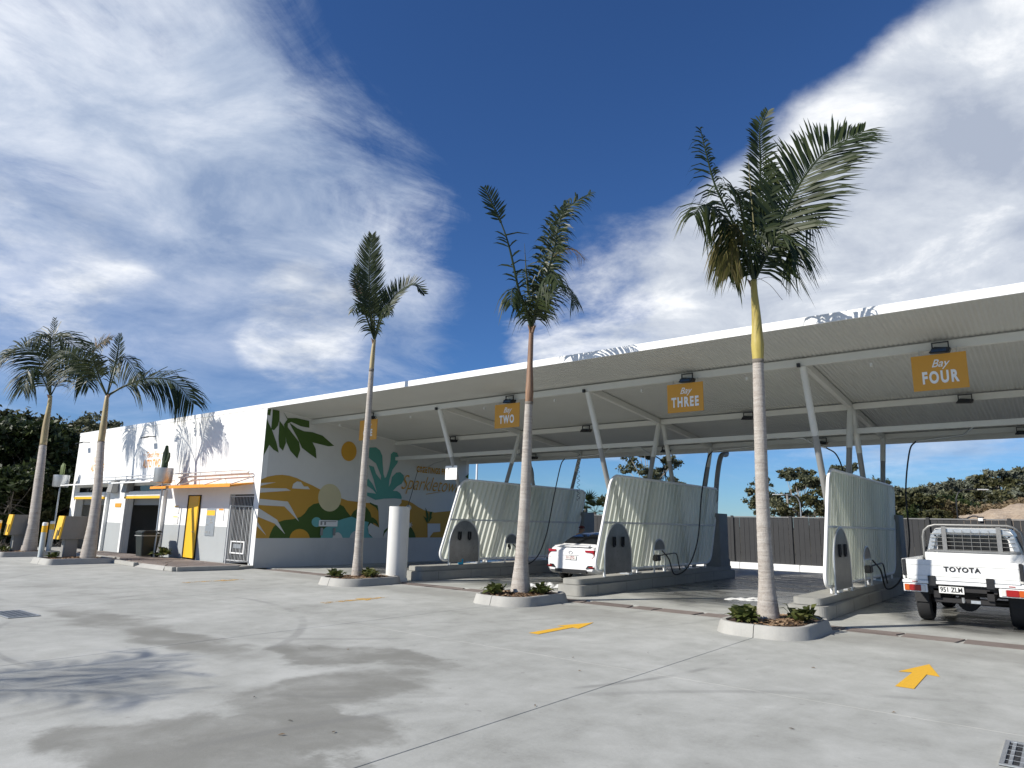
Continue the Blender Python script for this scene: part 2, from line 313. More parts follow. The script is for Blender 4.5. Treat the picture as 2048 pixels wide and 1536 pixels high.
# ---------------------------------------------------------------- mesh helpers
ORG = {}
def thing(name, label, cat, loc=(0, 0, 0), group=None, kind=None):
    o = bpy.data.objects.new(name, None); COL.objects.link(o); o.location = loc; o.empty_display_size = .2
    tag(o, label, cat, group, kind); ORG[o.name] = Vector(loc); return o
def tag(o, label=None, cat=None, group=None, kind=None):
    if label: o['label'] = label
    if cat: o['category'] = cat
    if group: o['group'] = group
    if kind: o['kind'] = kind
    return o
class MB:
    def __init__(s): s.v = []; s.f = []
    def add(s, vs, fs):
        b = len(s.v); s.v += [Vector(v) for v in vs]; s.f += [tuple(b+i for i in f) for f in fs]; return s
    def box(s, x0, x1, y0, y1, z0, z1):
        return s.add([(x, y, z) for z in (z0, z1) for y in (y0, y1) for x in (x0, x1)], [(0, 2, 3, 1), (4, 5, 7, 6), (0, 1, 5, 4), (2, 6, 7, 3), (0, 4, 6, 2), (1, 3, 7, 5)])
    def bar(s, a, b, w, h, up=(0, 0, 1)):
        a, b = Vector(a), Vector(b); d = (b-a).normalized(); u = Vector(up)
        if abs(d.dot(u)) > .98: u = Vector((0, 1, 0))
        r = d.cross(u).normalized()*w/2; u2 = r.cross(d).normalized()*h/2
        return s.add([p+i*r+j*u2 for p in (a, b) for j in (-1, 1) for i in (-1, 1)], [(0, 2, 3, 1), (4, 5, 7, 6), (0, 1, 5, 4), (2, 6, 7, 3), (0, 4, 6, 2), (1, 3, 7, 5)])
    def tube(s, pts, rad, n=10, cap=True):
        pts = [Vector(p) for p in pts]; m = len(pts); rad = rad if isinstance(rad, (list, tuple)) else [rad]*m
        b = len(s.v); prev = None
        for i, p in enumerate(pts):
            d = (pts[min(i+1, m-1)]-pts[max(i-1, 0)]).normalized()
            if prev is None:
                ref = Vector((0, 0, 1)) if abs(d.z) < .9 else Vector((1, 0, 0)); r = d.cross(ref).normalized()
            else: r = (prev-d*prev.dot(d)).normalized()
            prev = r; u = d.cross(r)
            for k in range(n):
                a = 2*math.pi*k/n; s.v.append(p+(r*math.cos(a)+u*math.sin(a))*rad[i])
        for i in range(m-1):
            for k in range(n):
                s.f.append((b+i*n+k, b+i*n+(k+1) % n, b+(i+1)*n+(k+1) % n, b+(i+1)*n+k))
        if cap:
            s.f.append(tuple(b+k for k in reversed(range(n)))); s.f.append(tuple(b+(m-1)*n+k for k in range(n)))
        return s
    def prism(s, poly, off):
        """closed polygon of 3-D points pushed along off"""
        n = len(poly); off = Vector(off); a = [Vector(p) for p in poly]
        s.add(a+[p+off for p in a], [tuple(reversed(range(n))), tuple(range(n, 2*n))]+[(i, (i+1) % n, n+(i+1) % n, n+i) for i in range(n)]); return s
    def loft(s, rings, cap=True):
        b = len(s.v); n = len(rings[0])
        for r in rings: s.v += [Vector(p) for p in r]
        for i in range(len(rings)-1):
            for k in range(n): s.f.append((b+i*n+k, b+i*n+(k+1) % n, b+(i+1)*n+(k+1) % n, b+(i+1)*n+k))
        if cap: s.f.append(tuple(b+k for k in reversed(range(n)))); s.f.append(tuple(b+(len(rings)-1)*n+k for k in range(n)))
        return s
    def build(s, name, mat, parent=None, bevel=0, smooth=False, seg=2, normals=True, kind=None):
        me = bpy.data.meshes.new(name); o = ORG.get(parent.name, Vector()) if parent else Vector()
        me.from_pydata([tuple(v-o) for v in s.v], [], s.f)
        if normals or bevel:
            bm = bmesh.new(); bm.from_mesh(me)
            bmesh.ops.recalc_face_normals(bm, faces=bm.faces)
            if bevel: bmesh.ops.bevel(bm, geom=[e for e in bm.edges if e.is_manifold and e.calc_face_angle(0) > .6], offset=bevel, segments=seg, affect='EDGES', clamp_overlap=True)
            bm.to_mesh(me); bm.free()
        if smooth:
            me.polygons.foreach_set('use_smooth', [True]*len(me.polygons))
            if smooth != 'all': me.set_sharp_from_angle(angle=R(38))
        me.materials.append(mat); ob = bpy.data.objects.new(name, me); COL.objects.link(ob)
        if parent: ob.parent = parent; ORG[ob.name] = o
        else: ORG[ob.name] = Vector()
        if kind: ob['kind'] = kind
        return ob
def copy_tree(o, delta, parent=None, top=True):
    c = o.copy(); COL.objects.link(c); c.parent = parent
    if top: c.location = Vector(o.location)+Vector(delta)
    ORG[c.name] = ORG.get(o.name, Vector())+Vector(delta)
    for ch in list(o.children): copy_tree(ch, delta, c, False)
    return c
def arc(cx, cy, r, a0, a1, n): return [(cx+r*math.cos(R(a0+(a1-a0)*i/n)), cy+r*math.sin(R(a0+(a1-a0)*i/n))) for i in range(n+1)]
def rrect(x0, x1, y0, y1, r, n=6):
    return arc(x1-r, y0+r, r, -90, 0, n)+arc(x1-r, y1-r, r, 0, 90, n)+arc(x0+r, y1-r, r, 90, 180, n)+arc(x0+r, y0+r, r, 180, 270, n)
def smooth_path(pts, n=6):
    """Catmull-Rom through the points"""
    P = [Vector(p) for p in pts]; P = [2*P[0]-P[1]]+P+[2*P[-1]-P[-2]]; out = []
    for i in range(1, len(P)-2):
        a, b, c, d = P[i-1:i+3]
        for k in range(n):
            t = k/n; out.append(.5*((2*b)+(c-a)*t+(2*a-5*b+4*c-d)*t*t+(3*b-a-3*c+d)*t**3))
    out.append(P[-2]); return out
def text(name, s, mat, parent, origin, ux, uy, size, bold=0, shear=0, sx=1.0, center=True, thick=.004, space=1.0):
    cu = bpy.data.curves.new('t', 'FONT'); cu.body = s; cu.size = size; cu.shear = shear; cu.offset = bold; cu.space_character = space
    cu.align_x = 'CENTER' if center else 'LEFT'; cu.align_y = 'CENTER'; cu.resolution_u = 4
    ob = bpy.data.objects.new('t', cu); COL.objects.link(ob); dg = bpy.context.evaluated_depsgraph_get()
    me = ob.evaluated_get(dg).to_mesh(); ux, uy = Vector(ux).normalized(), Vector(uy).normalized(); nz = ux.cross(uy)
    mb = MB(); vs = [Vector(origin)+ux*v.co.x*sx+uy*v.co.y+nz*thick for v in me.vertices]
    mb.add(vs, [tuple(p.vertices) for p in me.polygons])
    bpy.data.objects.remove(ob); r = mb.build(name, mat, parent, normals=False); bpy.data.curves.remove(cu); return r

# ================================================================ THE SETTING
g = MB(); N = 24
g.add([(-900, -900, -.10), (900, -900, -.10), (900, 900, -.10), (-900, 900, -.10)], [(0, 1, 2, 3)]).build('ground', GROUND, kind='structure')
fc = thing('forecourt', 'pale grey concrete forecourt cast in large slabs', 'forecourt', kind='structure')
XJ = [-46.4, -41.1, -35.8, -30.5, -25.2, -19.9, -14.6, -9.27, -3.95, 1.35, 6.65, 12, 18]
YJ = [-16, -8, -.5, 7.5, 12.86, 13.40, 20.9, 28.86]
for i in range(len(XJ)-1):
    for j in range(len(YJ)-1):
        if j == 4: continue
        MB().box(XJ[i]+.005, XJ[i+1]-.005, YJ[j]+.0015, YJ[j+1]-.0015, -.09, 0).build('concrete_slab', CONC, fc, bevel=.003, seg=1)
# strip of brown stones along the drip line of the canopy
ps = thing('stone_strip', 'strip of brown stone paving across the bay entrances', 'paving', (-10, 13.1, 0), kind='structure')
MB().box(-20.4, 17.9, 12.865, 13.395, -.09, -.018).build('mortar_bed', KERBM, ps)
x = -20.38
while x < 8.5:
    L = random.uniform(.55, 1.05); sk = [random.uniform(-.12, .12) for _ in range(2)] if x > -20.3 else [0, 0]
    ym = 13.13+random.uniform(-.05, .05); gp = .012
    if random.random() < .45:
        MB().prism([(x+gp, 12.875, -.03), (x+L-gp+sk[0], 12.875, -.03), (x+L-gp+sk[1], ym-gp, -.03), (x+gp, ym-gp, -.03)], (0, 0, .032)).build('paving_stone', PAVE, ps)
        MB().prism([(x+gp, ym+gp, -.03), (x+L-gp+sk[1], ym+gp, -.03), (x+L-gp+sk[0], 13.385, -.03), (x+gp, 13.385, -.03)], (0, 0, .032)).build('paving_stone', PAVE, ps)
    else:
        MB().prism([(x+gp, 12.875, -.03), (x+L-gp+sk[0], 12.875, -.03), (x+L-gp+sk[1], 13.385, -.03), (x+gp, 13.385, -.03)], (0, 0, .032)).build('paving_stone', PAVE, ps)
    x += L+max(0, max(sk))
# painted arrows
for X, m, w, lb in ((-1.55, ARROWM, .30, 'bright yellow arrow on the concrete before bay four'), (-6.53, ARROWM, .30, 'bright yellow arrow on the concrete before bay three'), (-11.77, ARROWF, .30, 'faded yellow arrow on the concrete before bay two'), (-17.5, ARROWF, .30, 'worn yellow arrow on the concrete before bay one')):
    y = 8.8; pts = [(X-.09, y), (X+.09, y), (X+.075, y+.97), (X+.21, y+.93), (X, y+1.72), (X-.21, y+.93), (X-.075, y+.97)]
    tag(MB().prism([(a, b, .004) for a, b in pts], (0, 0, .002)).build('road_arrow', m), lb, 'road marking', 'arrows painted before the bays')
# drain grates let into the forecourt
def grate(x0, x1, y0, y1, nb, lb):
    t = thing('drain_grate', lb, 'drain grate', (x0, y0, 0), 'drain grates in the forecourt')
    MB().box(x0, x1, y0, y1, .002, .005).build('pit', BLACK, t)
    f = MB()
    for a in ((x0, x1, y0, y0+.03), (x0, x1, y1-.03, y1), (x0, x0+.03, y0+.03, y1-.03), (x1-.03, x1, y0+.03, y1-.03)): f.box(*a, .006, .016)
    f.build('frame', GALV, t)
    for i in range(nb):
        x = x0+.03+(x1-x0-.06)*(i+.5)/nb; MB().box(x-.012, x+.012, y0+.03, y1-.03, .006, .013).build('grate_bar', GALV, t)
    for i in range(1, 5):
        y = y0+(y1-y0)*i/5; MB().box(x0+.03, x1-.03, y-.006, y+.006, .0135, .0155).build('cross_rod', GALV, t)
grate(-.57, .10, 6.45, 7.20, 9, 'square steel drain grate at the near right')
grate(-14.15, -13.2, 3.9, 4.35, 9, 'steel drain grate at the far left of the forecourt')

# ================================================================ BUILDING
Y0, XM, XL, YB = 12.88, -21.11, -37.45, 23.30
def zr_(y): return 5.36-.0895*(y-12.95)
bl = thing('wash_building', 'long white rendered wash building with a painted mural side wall', 'building', (-29, 18, 0))
T = .20
ops = [(-36.5, -33.2, 0.0, 2.32), (-31.1, -27.85, 0.0, 2.32), (-25.95, -24.95, .12, 2.42), (-22.97, -21.42, .12, 2.42)]
fw = MB(); xs = XL
for a, b, z0, z1 in ops:
    fw.box(xs, a, Y0, Y0+T, 0, 5.36); fw.box(a, b, Y0, Y0+T, z1, 5.36); xs = b
fw.box(xs, XM, Y0, Y0+T, 0, 5.36); fw.build('front_wall', WHITE, bl)
MB().box(XL-.02, XM, Y0-.015, Y0+T+.02, 5.36, 5.51).build('parapet_cap', FASCIA, bl)
MB().box(XL, XL+T, Y0+T, YB, 0, 5.36).build('end_wall', WHITE, bl)
MB().box(XL+T, XM, YB-T, YB, 0, 4.40).build('rear_wall', WHITE, bl)
MB().add([(XL, Y0+T, 5.30), (XM-.01, Y0+T, 5.30), (XM-.01, YB, 4.41), (XL, YB, 4.41)], [(0, 1, 2, 3)]).build('roof', FASCIA, bl)
mw = MB().prism([(XM-T, Y0+T, 0), (XM-T, YB-T, 0), (XM-T, YB-T, zr_(YB-T)+.02), (XM-T, Y0+T, zr_(Y0+T)+.02)], (T, 0, 0)).build('mural_wall', WALLIN, bl)
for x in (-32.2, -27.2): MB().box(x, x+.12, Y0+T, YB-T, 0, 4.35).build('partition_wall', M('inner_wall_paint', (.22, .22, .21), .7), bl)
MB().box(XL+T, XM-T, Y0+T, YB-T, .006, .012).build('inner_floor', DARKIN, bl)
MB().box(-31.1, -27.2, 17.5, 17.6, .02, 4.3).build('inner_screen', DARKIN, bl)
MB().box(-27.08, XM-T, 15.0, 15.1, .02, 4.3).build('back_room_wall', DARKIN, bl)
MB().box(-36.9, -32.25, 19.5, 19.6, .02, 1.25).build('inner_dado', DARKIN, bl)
# grey paint band along the foot of the front wall
for a, b in ((XL+.002, -36.5), (-33.2, -31.1), (-27.85, -25.95), (-24.95, -22.97)):
    MB().box(a+.002, b-.002, Y0-.004, Y0, .01, 1.30).build('dado_band', DADO, bl)
MB().box(XM, XM+.004, Y0+.004, YB-.02, .006, .965).build('mural_dado', M('mural_dado_paint', (.56, .565, .55), .7, var=.04, bump=.12, bscale=60, grime=.12), bl)
# garage surrounds: posts, head boxes with a yellow edge, window slit and small white awning
for a, b in ((-36.5, -33.2), (-31.1, -27.85)):
    for x in (a-.16, b): MB().box(x, x+.16, Y0-.13, Y0-.005, 0, 2.62).build('door_post', WHITE, bl, bevel=.008)
    MB().box(a-.01, b+.01, Y0-.20, Y0-.006, 2.40, 2.60).build('door_head', WHITE, bl, bevel=.02)
    MB().box(a, b, Y0-.205, Y0-.01, 2.30, 2.397).build('yellow_edge', YELLOW, bl, bevel=.008)
    MB().box(a, b, Y0-.02, Y0-.006, 2.63, 2.84).build('window_slit', GLASS, bl)
    MB().prism([(a-.35, Y0-.75, 2.90), (a-.35, Y0-.006, 2.98), (a-.35, Y0-.006, 3.04), (a-.35, Y0-.75, 2.945)], (b-a+.6, 0, 0)).build('garage_awning', FASCIA, bl)
    dk = MB().box(a+.03, b-.03, Y0+T+.02, Y0+T+.06, 2.05, 2.32); dk.build('rolled_shutter', STEELG, bl)
# equipment hoods between the garages
for x in (-32.45, -30.95):
    MB().loft([[(x-.28, Y0-.02, 2.55), (x+.28, Y0-.02, 2.55), (x+.28, Y0-.32, 2.55), (x-.28, Y0-.32, 2.55)], [(x-.25, Y0-.02, 3.0), (x+.25, Y0-.02, 3.0), (x+.25, Y0-.26, 3.0), (x-.25, Y0-.26, 3.0)], [(x-.2, Y0-.02, 3.12), (x+.2, Y0-.02, 3.12), (x+.2, Y0-.1, 3.12), (x-.2, Y0-.1, 3.12)]]).build('equipment_hood', STEELG, bl, bevel=.03)
# yellow awning
AX0, AX1 = -27.3, -21.52
aw = MB().prism([(AX0, 12.06, 2.63), (AX0, Y0-.006, 2.76), (AX0, Y0-.006, 2.82), (AX0, 12.06, 2.69)], (AX1-AX0, 0, 0)).build('yellow_awning', AWN, bl)
MB().box(AX0-.01, AX1+.01, 12.02, 12.055, 2.62, 2.715).build('awning_lip', AWN, aw, bevel=.006)
for x in (-27.2, -25.3, -23.4, -21.6): MB().bar((x, 12.1, 2.72), (x, Y0-.01, 3.0), .03, .03).build('awning_stay', STEELW, aw)
# handrail shaped pipes above the awnings
def rail(x0, x1, name='pipe_rail'):
    zt, zb, y = 3.24, 3.13, Y0-.16
    MB().tube([(x0-.1, y, zt-.005), (x1-.08, y, zt), (x1, y, zt-.04), (x1, y, zb+.03), (x1-.08, y, zb), (x0+1.0, y, zb-.02), (x0+.75, y, zb-.08), (x0+.1, y, zb-.42)], .022, 8).build(name, GALV, bl, smooth=True)
    k = int((x1-x0-1.2)/1.1)
    for i in range(1, k+1):
        x = x1-i*1.1; MB().tube([(x, y, zb), (x, y, zt)], .014, 6).build('rail_post', GALV, bl)
    for x in (x0+1.3, x1-.3): MB().bar((x, y, zb), (x, Y0, zb), .03, .03).build('rail_bracket', GALV, bl)
rail(-26.9, -21.62); rail(-34.9, -27.9); 
# orange lettering
for x, s in ((-29.37, 'AUTO TWO'), (-34.85, 'AUTO ONE')):
    text('sign_lettering', 'Touch Free', ORTXT, bl, (x, Y0, 4.10), (1, 0, 0), (0, 0, 1), .34, .004, .35, .72)
    text('sign_lettering', s, ORTXT, bl, (x, Y0, 3.72), (1, 0, 0), (0, 0, 1), .46, .012, 0, .62)
    for d in (-.78, .78): MB().box(x+d-.1, x+d+.1, Y0-.004, Y0-.001, 4.12, 4.135).build('sign_dash', ORTXT, bl)
# yellow door standing ajar
dr = Vector((-25.93, Y0+.02, 0)); a = R(-7); ux = Vector((math.cos(a), math.sin(a), 0)); un = Vector((-ux.y, ux.x, 0))
def dpt(u, n, z): return dr+ux*u+un*n+Vector((0, 0, z))
dleaf = MB().prism([dpt(0, 0, .14), dpt(.98, 0, .14), dpt(.98, 0, 2.38), dpt(0, 0, 2.38)], un*.045).build('door', YELLOW, bl, bevel=.004)
MB().tube([dpt(.9, -.01, 1.08), dpt(.9, -.06, 1.08), dpt(.78, -.06, 1.08)], .012, 6).build('handle', GALV, dleaf)
for u in (-25.95, -24.99): MB().box(u, u+.04, Y0-.012, Y0+T, .12, 2.42).build('door_jamb', DARKIN, bl)
# barred gate
gate = MB()
for x0, x1, z0, z1 in ((-22.96, -21.43, .17, .21), (-22.96, -21.43, 2.33, 2.37), (-22.96, -22.92, .21, 2.33), (-21.47, -21.43, .21, 2.33)): gate.box(x0, x1, Y0+.02, Y0+.05, z0, z1)
GBAR = M('gate_bar_paint', (.45, .46, .46), .5)
gt = gate.build('gate', GBAR, bl)
for i in range(15):
    x = -22.88+i*.0925; MB().box(x-.0075, x+.0075, Y0+.028, Y0+.042, .21, 2.33).build('gate_bar', GBAR, gt)
mbx = MB()
for x0, x1, z0, z1 in ((-22.6, -21.75, .42, .46), (-22.6, -21.75, .80, .84), (-22.6, -22.56, .46, .80), (-21.79, -21.75, .46, .80)): mbx.box(x0, x1, Y0-.012, Y0+.018, z0, z1)
mbx.build('hatch_frame', FASCIA, gt); MB().box(-22.55, -21.8, Y0+.052, Y0+.056, .47, .79).build('hatch_panel', DARKIN, gt)
MB().box(-22.45, -21.95, Y0+.012, Y0+.018, .60, .74).build('hatch_plate', GALV, gt)
lf = MB()
for a_, b_ in (((-21.40, Y0-.02, .17), (-21.40, Y0-.02, 2.0)), ((-21.34, Y0-.85, .17), (-21.34, Y0-.85, 2.0)), ((-21.40, Y0-.02, 2.0), (-21.34, Y0-.85, 2.0)), ((-21.40, Y0-.02, .2), (-21.34, Y0-.85, .2))): lf.bar(a_, b_, .04, .04)
lo = lf.build('open_gate_leaf', GBAR, bl)
for i in range(1, 5):
    k = i/5; MB().bar((-21.40+.06*k, Y0-.02-.83*k, .2), (-21.40+.06*k, Y0-.02-.83*k, 2.0), .014, .014).build('gate_bar', GBAR, lo)
# things fixed to the front wall
def board(name, x0, x1, z0, z1, mat, lb, cat, band=None, marks=()):
    t = thing(name, lb, cat, ((x0+x1)/2, Y0-.02, z0)); MB().box(x0, x1, Y0-.022, Y0-.006, z0, z1).build('panel', mat, t, bevel=.002)
    if band: MB().box(x0+.03, x1-.03, Y0-.025, Y0-.0225, z1-band[1], z1-band[0]).build('heading_band', YELLOW if band[2] else ORTXT, t)
    for a, b, c, d in marks: MB().box(x0+a, x0+b, Y0-.025, Y0-.0225, z0+c, z0+d).build('printed_mark', STEELG, t)
    return t
board('information_board', -24.42, -23.80, .96, 1.92, GALV, 'tall grey information board with a yellow heading beside the gate', 'sign', (.06, .24, True), ((.06, .2, .62, .67), (.28, .42, .52, .62), (.3, .5, .44, .5), (.06, .2, .36, .4), (.06, .2, .08, .16), (.3, .36, .08, .16)))
board('notice_sheet', -23.62, -23.24, 1.50, 1.92, SIGNW, 'small white notice with an orange heading next to the gate', 'sign', (.0, .06, False))
board('notice_sheet', -26.95, -26.55, 1.72, 2.02, SIGNW, 'upper white notice on the pier beside the yellow door', 'sign', (.0, .04, True))
board('notice_sheet', -26.95, -26.55, 1.34, 1.62, SIGNW, 'lower white notice on the pier beside the yellow door', 'sign', (.0, .04, True))
board('notice_sheet', -32.35, -31.75, 1.95, 2.12, ORANGE, 'small orange notice on the pier between the garage doors', 'sign')
def wall_light(x, z, lb):
    t = thing('wall_light', lb, 'light', (x, Y0, z), 'lights on the front wall')
    MB().tube([(x, Y0-.005, z), (x, Y0-.30, z-.02), (x-.05, Y0-.40, z-.05)], .02, 6).build('arm', BLACK, t)
    MB().prism([(x-.30, Y0-.50, z-.07), (x+.02, Y0-.50, z-.07), (x+.05, Y0-.30, z-.02), (x-.27, Y0-.30, z-.02)], (0, 0, -.05)).build('lamp_head', BLACK, t, bevel=.01)
wall_light(-29.3, 4.85, 'black flood light on the wall above the orange lettering'); wall_light(-36.2, 5.0, 'black flood light high on the left end of the wall')
# low raised footpath in front of the doors
fp = thing('footpath', 'low raised path of brown stone along the front of the building', 'footpath', (-24, 11.6, 0), kind='structure')
poly = [(-37.4, Y0-.31), (-37.4, 11.2), (-27.5, 11.2), (-26.0, 10.55), (-23.6, 10.38), (-21.15, 10.38), (-20.85, 12.2), (-21.05, Y0-.01)]
MB().prism([(a, b, .004) for a, b in poly], (0, 0, .085)).build('path_bed', KERBM, fp)
random.seed(3)
def clip(pl, a, b, c):                                        # keep a*x+b*y<=c
    out = []
    for i in range(len(pl)):
        p, q_ = pl[i], pl[(i+1) % len(pl)]; dp, dq = a*p[0]+b*p[1]-c, a*q_[0]+b*q_[1]-c
        if dp <= 0: out.append(p)
        if dp*dq < 0: k = dp/(dp-dq); out.append((p[0]+(q_[0]-p[0])*k, p[1]+(q_[1]-p[1])*k))
    return out
inner = [(-32.0, 12.5), (-32.0, 11.35), (-27.5, 11.35), (-26.0, 10.72), (-23.6, 10.55), (-21.28, 10.55), (-21.02, 12.2), (-21.2, 12.5)]
sd_ = [(random.uniform(-32, -21), random.uniform(10.5, 12.6)) for _ in range(46)]
for i, s_ in enumerate(sd_):
    pl = inner
    for j, o_ in enumerate(sd_):
        if i == j or not pl: continue
        a, b = o_[0]-s_[0], o_[1]-s_[1]; d = math.hypot(a, b); pl = clip(pl, a, b, (o_[0]**2+o_[1]**2-s_[0]**2-s_[1]**2)/2-.02*d)
    if len(pl) >= 3: MB().prism([(p[0], p[1], .09) for p in pl], (0, 0, .025)).build('paving_stone', PAVE, fp)
for a, b in (((-27.5, 11.13), (-26.0, 10.47)), ((-26.0, 10.47), (-23.7, 10.30)), ((-21.6, 10.30), (-21.1, 10.30)), ((-21.08, 10.34), (-20.80, 12.2))):
    MB().bar((*a, .065), (*b, .065), .15, .13).build('kerb_stone', KERBM, fp, bevel=.012)
MB().prism([(-23.65, 10.22, .004), (-21.65, 10.22, .004), (-21.9, 10.37, .12), (-23.4, 10.37, .12), ], (0, .005, 0)).build('ramp', KERBM, fp)

# ---------------------------------------------------------------- mural on the side wall (flat paint, each shape its own part)
OCH = M('mural_ochre', (.52, .29, .040), .7, var=.04); GRN = M('mural_green', (.052, .105, .014), .7, var=.05); TEAL = M('mural_teal', (.10, .33, .28), .7, var=.04)
AQUA = M('mural_aqua', (.15, .42, .42), .7, var=.04); SUNM = M('mural_sun', (.58, .31, .032), .7, var=.04); CREAM = M('mural_cream', (.60, .54, .33), .7, var=.04)
mz = [0]
def z1(p): return (500+p[0]*.19538, 800+p[1]*.19531)
def z2(p): return (700+p[0]*.15625, 860+p[1]*.15625)
def paint(pts, mat, fn=z1, name='mural_shape', sm=False):
    mz[0] += 1; x = XM+.003+mz[0]*.0006
    P = [onx(*fn(p), XM) for p in pts]
    if sm: P = smooth_path(P+[P[0]], 4)[:-1]
    P = [Vector((x, max(Y0+.006, min(YB-.03, p.y)), max(.968, p.z))) for p in P]
    me = bpy.data.meshes.new(name); bm = bmesh.new(); vs = [bm.verts.new(p-ORG[bl.name]) for p in P]
    es = [bm.edges.new((vs[i], vs[(i+1) % len(vs)])) for i in range(len(vs))]
    bmesh.ops.triangle_fill(bm, edges=es, use_beauty=True, normal=(1, 0, 0)); bm.to_mesh(me); bm.free()
    me.materials.append(mat); o = bpy.data.objects.new(name, me); COL.objects.link(o); o.parent = bl; return o
def ell(cx, cy, rx, ry, a0=0, a1=360, n=28): return [(cx+rx*math.cos(R(a0+(a1-a0)*i/n)), cy+ry*math.sin(R(a0+(a1-a0)*i/n))) for i in range(n if a1-a0 == 360 else n+1)]
def z2to1(p): q = z2(p); return ((q[0]-500)/.19538, (q[1]-800)/.19531)
BOT = 1440
top = [(100, 815), (180, 785), (260, 770), (330, 766), (400, 775), (480, 800), (560, 840), (640, 875), (715, 915), (820, 965), (930, 1005), (1000, 1030), (1126, 1045)]+[z2to1(p) for p in ((100, 915), (320, 905), (560, 885), (650, 890), (740, 905), (800, 935), (880, 990), (960, 1030), (1080, 1055), (1250, 1040), (1500, 1010))]
paint(top+[z2to1((1500, 1400)), (1300, BOT), (20, BOT)], OCH)
paint([(190, BOT), (210, 1360), (240, 1300), (290, 1250), (350, 1230), (440, 1220), (520, 1195), (560, 1160), (600, 1100), (650, 1065), (720, 1050), (800, 1060), (910, 1065), (960, 1090), (990, 1140), (1030, 1190), (1060, 1140), (1110, 1105), (1170, 1070), (1230, 1150), (1300, BOT)], GRN)
paint(ell(815, 1000, 118, 142), CREAM)
paint([(720, BOT), (735, 1340), (780, 1300), (840, 1280), (885, 1240), (960, 1215), (1040, 1195), (1100, 1220), (1160, 1240), (1215, 1250), (1205, 1290), (1205, 1340), (1225, 1390), (1260, BOT)], AQUA)
paint(ell(895, 1440, 54, 85), WALLIN); paint(ell(1085, 1450, 72, 110), WALLIN); paint(ell(680, 1250, 50, 50), AQUA); paint(ell(507, 1425, 104, 105), SUNM)
for p in ([(105, 850), (265, 842), (105, 878)], [(90, 900), (370, 905), (415, 928), (90, 948)], [(80, 1010), (385, 1040), (410, 1080), (500, 1245), (350, 1090), (80, 1075)], [(75, 1105), (275, 1225), (300, 1270), (358, 1375), (250, 1265), (75, 1195)], [(70, 1245), (165, 1388), (65, 1290)]): paint(p, WALLIN)
paint([(428, 905), (440, 860), (480, 833), (520, 840), (550, 885), (590, 885), (612, 915)], WALLIN)
for p in ([(150, 95), (215, 92), (205, 160), (170, 150)], [(232, 98), (300, 110), (300, 200), (285, 260), (245, 310), (215, 300), (225, 200)], [(150, 185), (190, 240), (225, 310), (270, 440), (292, 540), (240, 510), (195, 460), (120, 570)],
          [(300, 210), (345, 270), (360, 330), (365, 440), (335, 520), (298, 480), (290, 400)], [(340, 120), (385, 190), (385, 280), (430, 340), (500, 430), (512, 510), (482, 600), (410, 520), (370, 430), (355, 330), (345, 250), (380, 200)],
          [(385, 185), (470, 185), (605, 215), (605, 285), (520, 270), (420, 225), (385, 240)], [(400, 230), (480, 290), (550, 320), (640, 330), (740, 365), (860, 470), (800, 475), (700, 450), (638, 435), (670, 500), (678, 600), (600, 545), (530, 490), (480, 380), (430, 290)]): paint(p, GRN)
paint(ell(1010, 525, 79, 101), SUNM)
paint([(320, 897), (430, 880), (560, 876), (655, 885), (655, 930), (620, 975), (610, 1400), (290, 1400), (235, 1320), (225, 1240), (260, 1190), (370, 1250), (362, 1045), (340, 985), (250, 935), (180, 930), (180, 860)], WALLIN, z2)
paint([(215, 225), (330, 222), (380, 260), (410, 330), (415, 420), (425, 560), (440, 612), (458, 605), (495, 500), (515, 400), (520, 310), (550, 280), (600, 292), (620, 345), (605, 420), (540, 510), (500, 640), (492, 730), (520, 680), (535, 600), (590, 545), (640, 540), (683, 580), (688, 635), (655, 690), (600, 722), (545, 780), (600, 782), (640, 812), (660, 860), (655, 884), (560, 875), (430, 880), (320, 895), (215, 842), (215, 800), (330, 815), (290, 765), (215, 715), (215, 640), (230, 620), (285, 690), (340, 800), (300, 640), (235, 450), (300, 470), (330, 560), (390, 640), (395, 590), (330, 430), (215, 340)], TEAL, z2)
for p in ([(250, 925), (315, 955), (350, 965), (362, 1045), (325, 990), (250, 945)], [(190, 1120), (290, 1120), (340, 1160), (372, 1250), (325, 1200), (260, 1172), (190, 1165)], [(480, 1245), (430, 1290), (415, 1390), (440, 1320), (480, 1275)]): paint(p, GRN, z2)
paint([(690, 1205), (740, 1220), (790, 1260), (822, 1320), (836, 1400), (690, 1400)], GRN, z2); paint(ell(745, 995, 36, 36), WALLIN, z2)
paint([(755+(48 if i % 2 == 0 else 20)*math.cos(i*math.pi/8), 1215+(48 if i % 2 == 0 else 20)*math.sin(i*math.pi/8)) for i in range(16)], WALLIN, z2)
for p in ([(985, 1195), (930, 1095), (975, 1130), (960, 990), (998, 1070), (1005, 1130)], [(990, 1197), (1010, 1130), (1015, 1050), (1050, 1045), (1035, 1110), (1052, 1110)]): paint(p, GRN, z2)
paint([(988, 1197), (1150, 1197), (1150, 1300), (1060, 1310), (1010, 1400), (988, 1400)], WALLIN, z2)
for p in ([(1470, 600), (1505, 570), (1560, 560), (1560, 620), (1500, 620)], [(1455, 645), (1560, 655), (1560, 680), (1480, 665)]): paint(p, GRN, z2)
o1 = onx(*z2((1105, 530)), XM); text('mural_lettering', 'GREETINGS FROM', SUNM, bl, (XM+.03, o1.y-.1, o1.z), (0, 1, 0), (0, 0, 1), .34, .012, 0, .74, space=1.1)
o2 = onx(*z2((1060, 705)), XM); text('mural_lettering', 'Sparkletown', SUNM, bl, (XM+.03, o2.y-.1, o2.z), (0, 1, 0), (0, 0, 1), .86, -.006, .45, .82)
